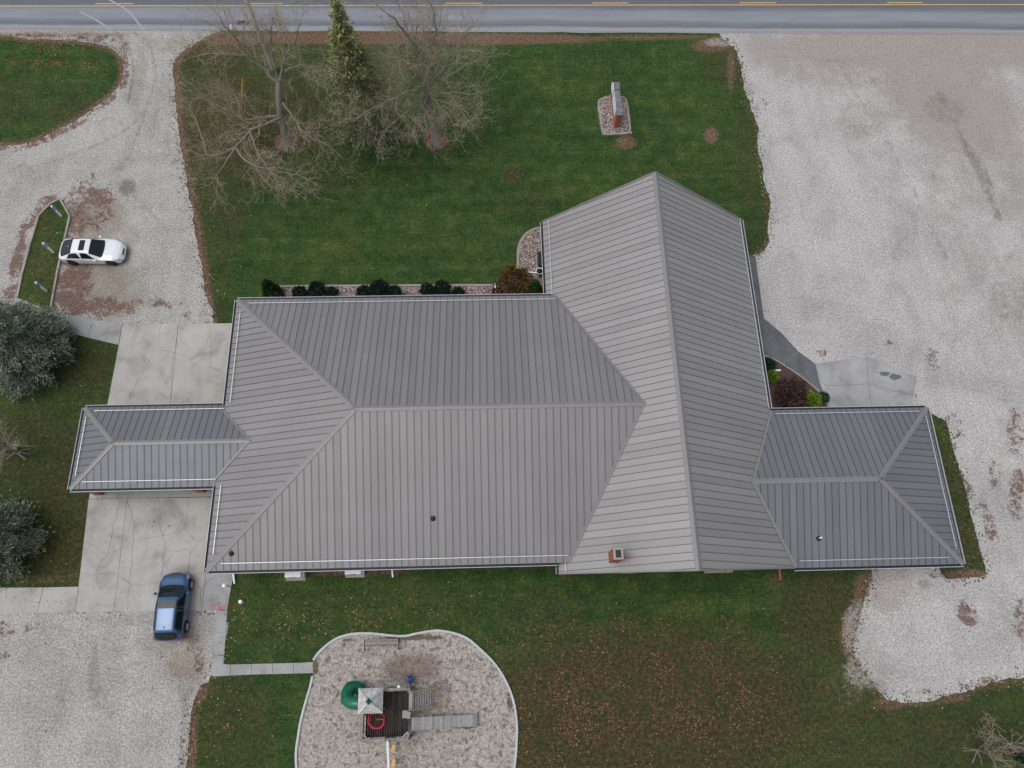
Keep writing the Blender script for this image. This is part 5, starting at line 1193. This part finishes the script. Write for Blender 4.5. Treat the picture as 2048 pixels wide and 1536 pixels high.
# blue ride-on digger
dg = thing('sand_digger', 'blue plastic ride on sand digger standing in the mulch', 'play digger', P(822, 1360))
p = P(822, 1358); MB().tube([p, p + Vector((0, 0, .4))], .05, 8).build('pedestal', 'steel_wire', dg)
MB().lathe(p + Vector((0, 0, .4)), [(.06, 0), (.2, .02), (.2, .06), (.1, .09)], 12).build('seat', 'blue_plastic', dg, True)
MB().box(p + Vector((-.14, .12, .6)), (.06, .34, .4), .6).build('seat_back', 'blue_plastic', dg)
MB().tube([p + Vector((.05, 0, .35)), p + Vector((.1, -.25, .75)), p + Vector((.02, -.5, .35)), p + Vector((0, -.55, .1))], .03, 6).build('digger_arm', 'blue_plastic', dg)
for s in (-1, 1): MB().tube([p + Vector((.1, -.25, .72)), p + Vector((.1 + s * .16, -.18, .86))], .015, 6).build('handle', 'steel_wire', dg)
# bench by the border
bn = thing('park_bench', 'low slatted bench with dark end frames near the playground border', 'bench', P(767, 1290))
bx0_, bx1_ = P(731, 1290).x, P(799, 1290).x; by = P(767, 1289).y
for x in (bx0_, bx1_):
    m = MB().box((x, by, .36), (.05, .62, .05)).box((x, by - .26, .18), (.05, .05, .36)).box((x, by + .26, .18), (.05, .05, .36)); m.build('end_frame', 'wood_deck', bn)
for i in range(4): MB().box(((bx0_ + bx1_) / 2, by + .02 + i * .085, .4), (bx1_ - bx0_ - .06, .072, .03)).build('seat_slat', 'wood_grey_x', bn)
MB().box(((bx0_ + bx1_) / 2, by - .03, .36), (bx1_ - bx0_ - .06, .03, .05)).build('stretcher', 'wood_deck', bn)

# ------------------------------------------------------------------ yard things
sg = thing('monument_sign', 'brick monument sign with grey stone cap and white panels on the front lawn', 'sign', P(1234, 256), math.radians(1.5))
sb, sn_ = P(1237, 256), P(1229, 203)
Ls = 3.2; Wd = .46; Hs = 1.45
m0 = Matrix.Translation((0, 0, 0))
def sgb(nm, c, s, mat, par=sg): return MB().box(c, s).build(nm, mat, par, local=True)
sgb('pillar', (0, .32, Hs / 2), (Wd, .62, Hs), 'brick'); sgb('pillar', (0, Ls - .32, Hs / 2), (Wd, .62, Hs), 'brick')
sgb('sign_base', (0, Ls / 2, .2), (Wd - .06, Ls - 1.26, .4), 'brick')
sgb('sign_panel', (-.02, Ls / 2, .92), (Wd - .08, Ls - 1.26, 1.0), 'white_plastic')
for y_, s_ in ((.32, .7), (Ls - .32, .7)): sgb('cap_stone', (0, y_, Hs + .05), (Wd + .08, s_, .1), 'stone_cap')
for i in range(3): sgb('cap_stone', (.02, .7 + (i + .5) * (Ls - 1.4) / 3, Hs + .03), (Wd - .02, (Ls - 1.4) / 3 - .01, .08), 'stone_cap')
m = MB().add([(-.30, Ls - .75 + y_, z_) for y_, z_ in ((0, .9), (.85, .9), (.85, 1.5), (.45, 1.8), (0, 1.5))] + [(-.25, Ls - .75 + y_, z_) for y_, z_ in ((0, .9), (.85, .9), (.85, 1.5), (.45, 1.8), (0, 1.5))], [(0, 4, 3, 2, 1), (5, 6, 7, 8, 9)] + [(i, (i + 1) % 5, 5 + (i + 1) % 5, 5 + i) for i in range(5)])
m.build('end_panel', 'white_plastic', sg, local=True)
for i, ((u, v), lab) in enumerate((((123, 432), 'white post with blue parking sign at the pointed end of the planter island'), ((107, 505), 'white post with blue parking sign just behind the white car'), ((93, 582), 'white post with blue parking sign closest to the blue-green evergreen'))):
    p = P(u, v, .05); t = thing('sign_post', lab, 'sign post', p, group='parking sign posts in the planter island')
    h = 1.28
    MB().box((0, 0, h / 2), (.12, .12, h)).build('post', 'white_plastic', t, local=True)
    MB().lathe((0, 0, h), [(.1, 0), (.1, .04), (.01, .1)], 4).build('post_cap', 'white_plastic', t, local=True)
    MB().box((.075, 0, h - .2), (.02, .32, .36)).build('sign_plate', 'sign_blue', t, local=True)
    m = MB(); m.lathe((.0875, .02, h - .1), [(.028, -.002), (.028, .002)], 10, Matrix.Rotation(math.pi / 2, 3, 'Y'))
    m.bar((.0875, .02, h - .13), (.0875, 0, h - .22), .004, .022); m.bar((.0875, 0, h - .22), (.0875, -.07, h - .23), .004, .022); m.bar((.0875, -.07, h - .23), (.0875, -.09, h - .3), .004, .022)
    m.tube([(.0875, math.cos(a_) * .075 + .0, math.sin(a_) * .075 + h - .26) for a_ in np.linspace(2.2, 6.0, 9)], .009, 4)
    m.build('sign_symbol', 'white_plastic', t, local=True)
up_ = thing('utility_pole', 'tall weathered wooden utility pole behind the forked bare tree', 'utility pole', P(547, 141))
pb = P(547, 141); MB().lathe(pb, [(.19, 0), (.185, .35), (.165, 4), (.14, 9.4)], 14).build('pole', 'pole_wood', up_, True)
MB().bar(pb + Vector((-.0, -1.1, 8.8)), pb + Vector((0, 1.1, 8.8)), .1, .12).build('cross_arm', 'pole_wood', up_)
MB().lathe(pb + Vector((.35, .1, 7.3)), [(.2, 0), (.24, .08), (.24, .75), (.2, .8), (.05, .86)], 14).build('transformer', 'gutter_white', up_, True)
for y_ in (-.95, 0, .95): MB().lathe(pb + Vector((0, y_, 8.86)), [(.03, 0), (.06, .05), (.06, .1), (.03, .14)], 8).build('insulator', 'stone_cap', up_)
def wire(label, a, b, sag):
    pts = [Vector(a).lerp(Vector(b), i / 40) - Vector((0, 0, sag * 4 * (i / 40) * (1 - i / 40))) for i in range(41)]
    setprops(MB().tube(pts, .013, 5).build('overhead_wire', 'steel_wire'), label, 'wire')
wire('overhead wire running east from the pole above the road edge', pb + Vector((0, .95, 8.98)), pb + Vector((90, 2.0, 9.0)), 1.2)
wire('overhead wire running west from the pole above the drive mouth', pb + Vector((0, .95, 8.98)), pb + Vector((-60, 2.4, 9.0)), .8)
gy = thing('guy_wire', 'guy wire with yellow guard beside the leaning bare tree', 'guy wire', P(483, 211))
g0 = P(483, 211); gd = (pb + Vector((0, 0, 7.2)) - g0).normalized()
MB().tube([g0, pb + Vector((0, 0, 7.2))], .01, 5).build('wire', 'steel_wire', gy); MB().tube([g0 + gd * .05, g0 + gd * 2.3], .035, 7).build('guard', 'yellow_guard', gy)
mb = thing('mailbox', 'pale blue grey mailbox on a short post by the road', 'mailbox', P(471, 77)); p = P(471, 77)
MB().box(p + Vector((0, 0, .5)), (.1, .1, 1.0)).build('post', 'wood_grey', mb)
MB().add([p + Vector((math.cos(a_) * .1, y_, 1.12 + math.sin(a_) * .1 + (0 if 0 < a_ < math.pi else -.0))) for y_ in (-.28, .28) for a_ in np.linspace(-.2, math.pi + .2, 9)], [tuple(range(8, -1, -1)), tuple(range(9, 18))] + [(i, i + 1, i + 10, i + 9) for i in range(8)] + [(8, 0, 9, 17)]).build('box', 'gutter_white', mb)
def condenser(label, u, v):
    p = P(u, v); t = thing('heat_pump', label, 'heat pump', (p.x, p.y, 0), group='heat pumps on the rear wall')
    MB().box((0, 0, .05), (1.25, .7, .1)).build('pad', 'kerb_concrete', t, local=True)
    MB().box((0, 0, .5), (.95, .4, .78)).build('cabinet', 'white_plastic', t, local=True)
    MB().lathe((-.12, -.205, .5), [(.3, -.006), (.3, .006)], 20, Matrix.Rotation(math.pi / 2, 3, 'X')).build('fan_grille', 'black_plastic', t, local=True)
    MB().box((.56, -.02, .45), (.16, .3, .4)).build('valve_cover', 'gutter_white', t, local=True)
    MB().box((0, 0, .9), (1.0, .45, .03)).build('lid', 'white_plastic', t, local=True)
condenser('white heat pump nearer the corner downspout on the rear wall', 593, 1150); condenser('white heat pump nearer the middle of the rear wall', 711, 1144)
p = P(459, 1173); t = thing('vent_stack', 'white capped vent pipe standing on the back stoop', 'pipe', p)
MB().lathe(p + Vector((0, 0, .05)), [(.06, 0), (.06, .85)], 10).build('pipe', 'white_plastic', t); MB().lathe(p + Vector((0, 0, .88)), [(.06, 0), (.13, .02), (.13, .12), (.03, .18)], 8).build('cap', 'white_plastic', t)
p = P(485, 1204); t = thing('cleanout_pipe', 'short white cleanout pipe stub in the lawn', 'pipe', p)
MB().lathe(p, [(.1, 0), (.1, .42), (.08, .43)], 12).build('pipe', 'white_plastic', t); MB().lathe(p + Vector((0, 0, .42)), [(.115, 0), (.115, .06), (.09, .08)], 12).build('cap', 'white_plastic', t)
p = P(1083, 526); t = thing('utility_cabinet', 'dark green utility cabinet on the stone bed beside the wall', 'cabinet', p)
MB().box(p + Vector((0, -.05, .35)), (.62, 1.0, .7)).build('cabinet', 'green_dark', t); MB().box(p + Vector((0, -.05, .72)), (.68, 1.06, .05)).build('lid', 'black_plastic', t); MB().box(p + Vector((0, -.05, .03)), (.8, 1.2, .07)).build('pad', 'kerb_concrete', t)
p = P(1078, 552); t = thing('bird_bath', 'round grey bird bath standing by the corner of the church', 'bird bath', p)
MB().lathe(p, [(.18, 0), (.16, .06), (.07, .12), (.06, .6), (.1, .68)], 16).build('pedestal', 'stone_cap', t, True)
MB().lathe(p + Vector((0, 0, .68)), [(.1, 0), (.26, .06), (.29, .12), (.26, .12), (.22, .07), (.02, .05)], 20).build('basin', 'gutter_white', t, True); MB().lathe(p + Vector((0, 0, .755)), [(.225, 0), (.225, .004)], 20).build('water', 'glass_dark', t)

# ------------------------------------------------------------------ stones and fallen leaves
def scatter(poly, dens, name, label, cat, cols, s0, s1, z, flat=.7):
    pp = P2(poly); bx = [q.x for q in pp]; by_ = [q.y for q in pp]; A = (max(bx) - min(bx)) * (max(by_) - min(by_)); n = int(A * dens)
    x = rng.uniform(min(bx), max(bx), n); y = rng.uniform(min(by_), max(by_), n); k = inside(x, y, pp); x, y = x[k], y[k]; n = len(x)
    o = np.array([(1, 0, 0), (-1, 0, 0), (0, 1, 0), (0, -1, 0), (0, 0, 1), (0, 0, -1)], float); f = np.array([(0, 2, 4), (2, 1, 4), (1, 3, 4), (3, 0, 4)])
    s = rng.uniform(s0, s1, (n, 1, 1)) * rng.uniform(.6, 1.2, (n, 6, 1)); a = rng.uniform(0, 6.28, n); ca, sa = np.cos(a)[:, None], np.sin(a)[:, None]
    v = o[None] * s; v[:, :, 2] *= flat; vx = v[:, :, 0] * ca - v[:, :, 1] * sa; vy = v[:, :, 0] * sa + v[:, :, 1] * ca
    V = np.stack([vx + x[:, None], vy + y[:, None], v[:, :, 2] + z], -1).reshape(-1, 3); F = (np.arange(n)[:, None, None] * 6 + f[None]).reshape(-1, 3)
    c = np.array([lin(q) for q in cols])[rng.integers(0, len(cols), n)] * rng.uniform(.75, 1.2, (n, 1))
    return setprops(np_obj(name, V, F, 'stone_tint', colattr=np.repeat(c, 4, 0)), label, cat, kind='stuff')
stc = [(176, 164, 156), (132, 116, 108), (104, 90, 86), (196, 188, 182), (146, 120, 108)]
scatter(NB, 70, 'river_stones', 'river stones covering the bed along the north wall', 'stones', stc, .035, .075, .03)
scatter(CB, 70, 'river_stones', 'river stones covering the curved corner bed', 'stones', stc, .035, .075, .035)
scatter([(1197, 200), (1250, 196), (1262, 260), (1258, 268), (1208, 270), (1203, 262)], 70, 'river_stones', 'river stones covering the monument sign bed', 'stones', stc, .035, .075, .03)

ROOF_CUT = [[(mW + .6, mS + .6), (sE - .6, mS + .6), (sE - .6, sN - .6), (sW + .6, sN - .6), (sW + .6, mN - .6), (mW + .6, mN - .6)]]
def leaves(name, label, fields, cols, size, z=.035, avoid=(), clump=1.):
    xs_, ys_ = [], []
    for (u, v, ru, rv, dens, *an) in fields:
        c = P(u, v); s = 27.; rx, ry = ru / s, rv / s; n = int(math.pi * rx * ry * dens)
        r = np.sqrt(rng.uniform(0, 1, n)) * np.clip(1 + rng.normal(0, .28, n), .2, 1.8); a = rng.uniform(0, 6.283, n)
        # break the field up into drifts
        x = c.x + np.cos(a) * r * rx; y = c.y + np.sin(a) * r * ry
        w = np.array([mnoise.noise(Vector((p * .55, q_ * .55, 2))) + .7 * mnoise.noise(Vector((p * 1.5, q_ * 1.5, 7))) for p, q_ in zip(x, y)]); k = rng.uniform(-.75, .75, n) < w * clump + .15 - (clump - 1) * .35
        xs_.append(x[k]); ys_.append(y[k])
    x = np.concatenate(xs_); y = np.concatenate(ys_)
    k = np.ones(len(x), bool)
    for poly in avoid: k &= ~inside(x, y, poly)
    x, y = x[k], y[k]; n = len(x)
    a = rng.uniform(0, 6.283, n); L = rng.uniform(.4, 1.35, n) * size; Wd_ = L * rng.uniform(.5, .85, n); dx, dy = np.cos(a), np.sin(a)
    tz = rng.uniform(0, .03, (n, 4)); o = np.array([(-1, 0), (0, -1), (1, 0), (0, 1)], float)
    V = np.stack([x[:, None] + o[None, :, 0] * (L * dx)[:, None] * .5 - o[None, :, 1] * (Wd_ * dy)[:, None] * .5, y[:, None] + o[None, :, 0] * (L * dy)[:, None] * .5 + o[None, :, 1] * (Wd_ * dx)[:, None] * .5, z + tz], -1).reshape(-1, 3)
    F = np.arange(n)[:, None] * 4 + np.arange(4)[None]
    c = np.array([lin(q) for q in cols])[rng.integers(0, len(cols), n)] * rng.uniform(.55, 1.25, (n, 1))
    return setprops(np_obj(name, V, F, 'leaf_tint', colattr=c), label, 'leaves', kind='stuff')
lc = [(140, 90, 64), (122, 78, 60), (152, 114, 82), (100, 66, 54), (164, 132, 98), (130, 82, 58)]
pale = [(176, 160, 112), (190, 176, 140), (150, 128, 84), (168, 120, 76)]
hard = [gW, gNE, gSW, pg, P2([(152, 1224), (246, 650), (468, 647), (470, 1180), (455, 1220)])] + [[Vector((a_, b_, 0)) for a_, b_ in ROOF_CUT[0]]]
leaves('fallen_leaves', 'rust brown leaves strewn over the rear lawn', [(1240, 1400, 250, 140, 55), (1110, 1460, 100, 90, 70), (1250, 1310, 280, 60, 22), (1500, 1380, 180, 110, 26), (1350, 1480, 260, 60, 32), (1090, 1300, 90, 60, 8), (1000, 1240, 120, 60, 5), (1640, 1190, 60, 50, 6), (1400, 1220, 300, 60, 1.5), (1700, 1470, 200, 70, 1.5), (1030, 1340, 40, 50, 12)], [(132, 90, 72), (116, 78, 64), (148, 108, 86), (100, 66, 56), (160, 128, 102), (126, 82, 64)], .085, avoid=hard, clump=1.6)
leaves('fallen_leaves', 'tan and rust leaves between the rear wall and the playground', [(560, 1260, 130, 60, 9), (700, 1240, 160, 30, 24), (820, 1225, 160, 40, 8), (600, 1230, 150, 50, 2), (500, 1440, 110, 100, 5), (640, 1200, 200, 50, 1.2), (430, 1480, 50, 90, 8), (960, 1270, 40, 30, 10)], lc + pale, .085, avoid=hard)
leaves('fallen_leaves', 'orange leaves scattered on the rounded lawn island', [(110, 100, 90, 18, 26), (60, 125, 70, 10, 34), (140, 130, 80, 16, 26), (60, 160, 120, 60, 2.2), (180, 160, 50, 60, 3)], [(168, 104, 66), (148, 90, 60), (176, 130, 84), (128, 78, 56)], .12, .05)
leaves('fallen_leaves', 'brown leaves under the bare front trees', [(400, 110, 50, 20, 12), (500, 120, 130, 50, 4), (460, 250, 110, 120, 3), (700, 250, 200, 120, 1.6), (420, 400, 40, 90, 3), (430, 560, 50, 90, 4), (850, 90, 200, 16, 5), (650, 400, 260, 120, .7), (1000, 200, 300, 120, .5), (1300, 180, 160, 90, .4), (800, 500, 300, 60, .5), (1420, 272, 16, 18, 25), (1250, 286, 22, 14, 14), (1030, 352, 24, 12, 10), (1480, 140, 20, 60, 4)], lc + pale, .085, avoid=hard)
leaves('fallen_leaves', 'small pale leaves on the west lawn beside the carport', [(150, 1000, 70, 150, 2.2), (90, 1130, 90, 40, 2.5), (170, 740, 60, 60, 2.), (60, 950, 60, 160, 1.5), (90, 500, 30, 100, 3)], pale + lc, .095, .055, avoid=hard[-2:])
leaves('fallen_leaves', 'dark leaves blown over the gravel and concrete', [(200, 420, 80, 60, 1.5), (230, 600, 140, 40, 1.5), (1900, 950, 120, 200, .8), (200, 1350, 180, 120, .7), (1700, 300, 200, 200, .18), (280, 1100, 100, 100, .25), (1850, 1250, 160, 80, .5), (1000, 1480, 30, 50, 3), (940, 1300, 40, 30, 2)], [(84, 62, 52), (110, 82, 66), (70, 54, 46)], .1, .07, avoid=[pg] if 0 else ())

# ragged edges: loose stones kicked onto the lawn, grass creeping into the gravel
def edge_scatter(name, label, cat, polys, per_m, cols, size, sigma, mat, cutoff):
    xs_, ys_ = [], []
    for poly in polys:
        lp = smooth_path(poly, 3, True)
        for a, b in zip(lp, lp[1:] + lp[:1]):
            n = rng.poisson((b - a).length * per_m); t = rng.uniform(0, 1, n)
            xs_.append(a.x + (b.x - a.x) * t + rng.normal(0, sigma, n)); ys_.append(a.y + (b.y - a.y) * t + rng.normal(0, sigma, n))
    x = np.concatenate(xs_); y = np.concatenate(ys_); U_, V_ = PX(x, y); k = (U_ > -60) & (U_ < 2110) & (V_ > cutoff) & (V_ < 1600)
    k &= ~inside(x, y, [Vector((a, b, 0)) for a, b in ROOF_CUT[0]])
    for q in hard[4:5] + [P2(EB)]: k &= ~inside(x, y, q)
    x, y = x[k], y[k]; n = len(x); a = rng.uniform(0, 6.283, (n, 1)) + np.array([0, 2.1, 4.2])[None] + rng.normal(0, .3, (n, 3)); r = rng.uniform(.5, 1.2, (n, 3)) * size
    base = np.stack([x[:, None] + np.cos(a) * r, y[:, None] + np.sin(a) * r, np.full((n, 3), .012)], -1); top = np.stack([x, y, .02 + rng.uniform(.4, 1., n) * size], -1)[:, None, :]
    V = np.concatenate([base, top], 1).reshape(-1, 3); F = (np.arange(n)[:, None, None] * 4 + np.array([(0, 1, 3), (1, 2, 3), (2, 0, 3)])[None]).reshape(-1, 3)
    c = np.array([lin(q) for q in cols])[rng.integers(0, len(cols), n)] * rng.uniform(.7, 1.25, (n, 1))
    return setprops(np_obj(name, V, F, mat, colattr=np.repeat(c, 3, 0)), label, cat, kind='stuff')
edge_scatter('loose_stones', 'pale loose stones strewn along the gravel edges', 'stones', [gW, gNE, gSW, gNW, gE], 9, [(186, 182, 176), (160, 155, 148), (200, 197, 192), (140, 134, 126)], .055, .34, 'stone_tint', 66)
edge_scatter('grass_tufts', 'ragged grass tufts creeping over the gravel edges', 'grass', [gW, gNE, gSW, gNW, gE], 16, [(58, 76, 38), (74, 84, 44), (92, 84, 52), (104, 82, 62), (48, 66, 34)], .085, .26, 'leaf_tint', 76)
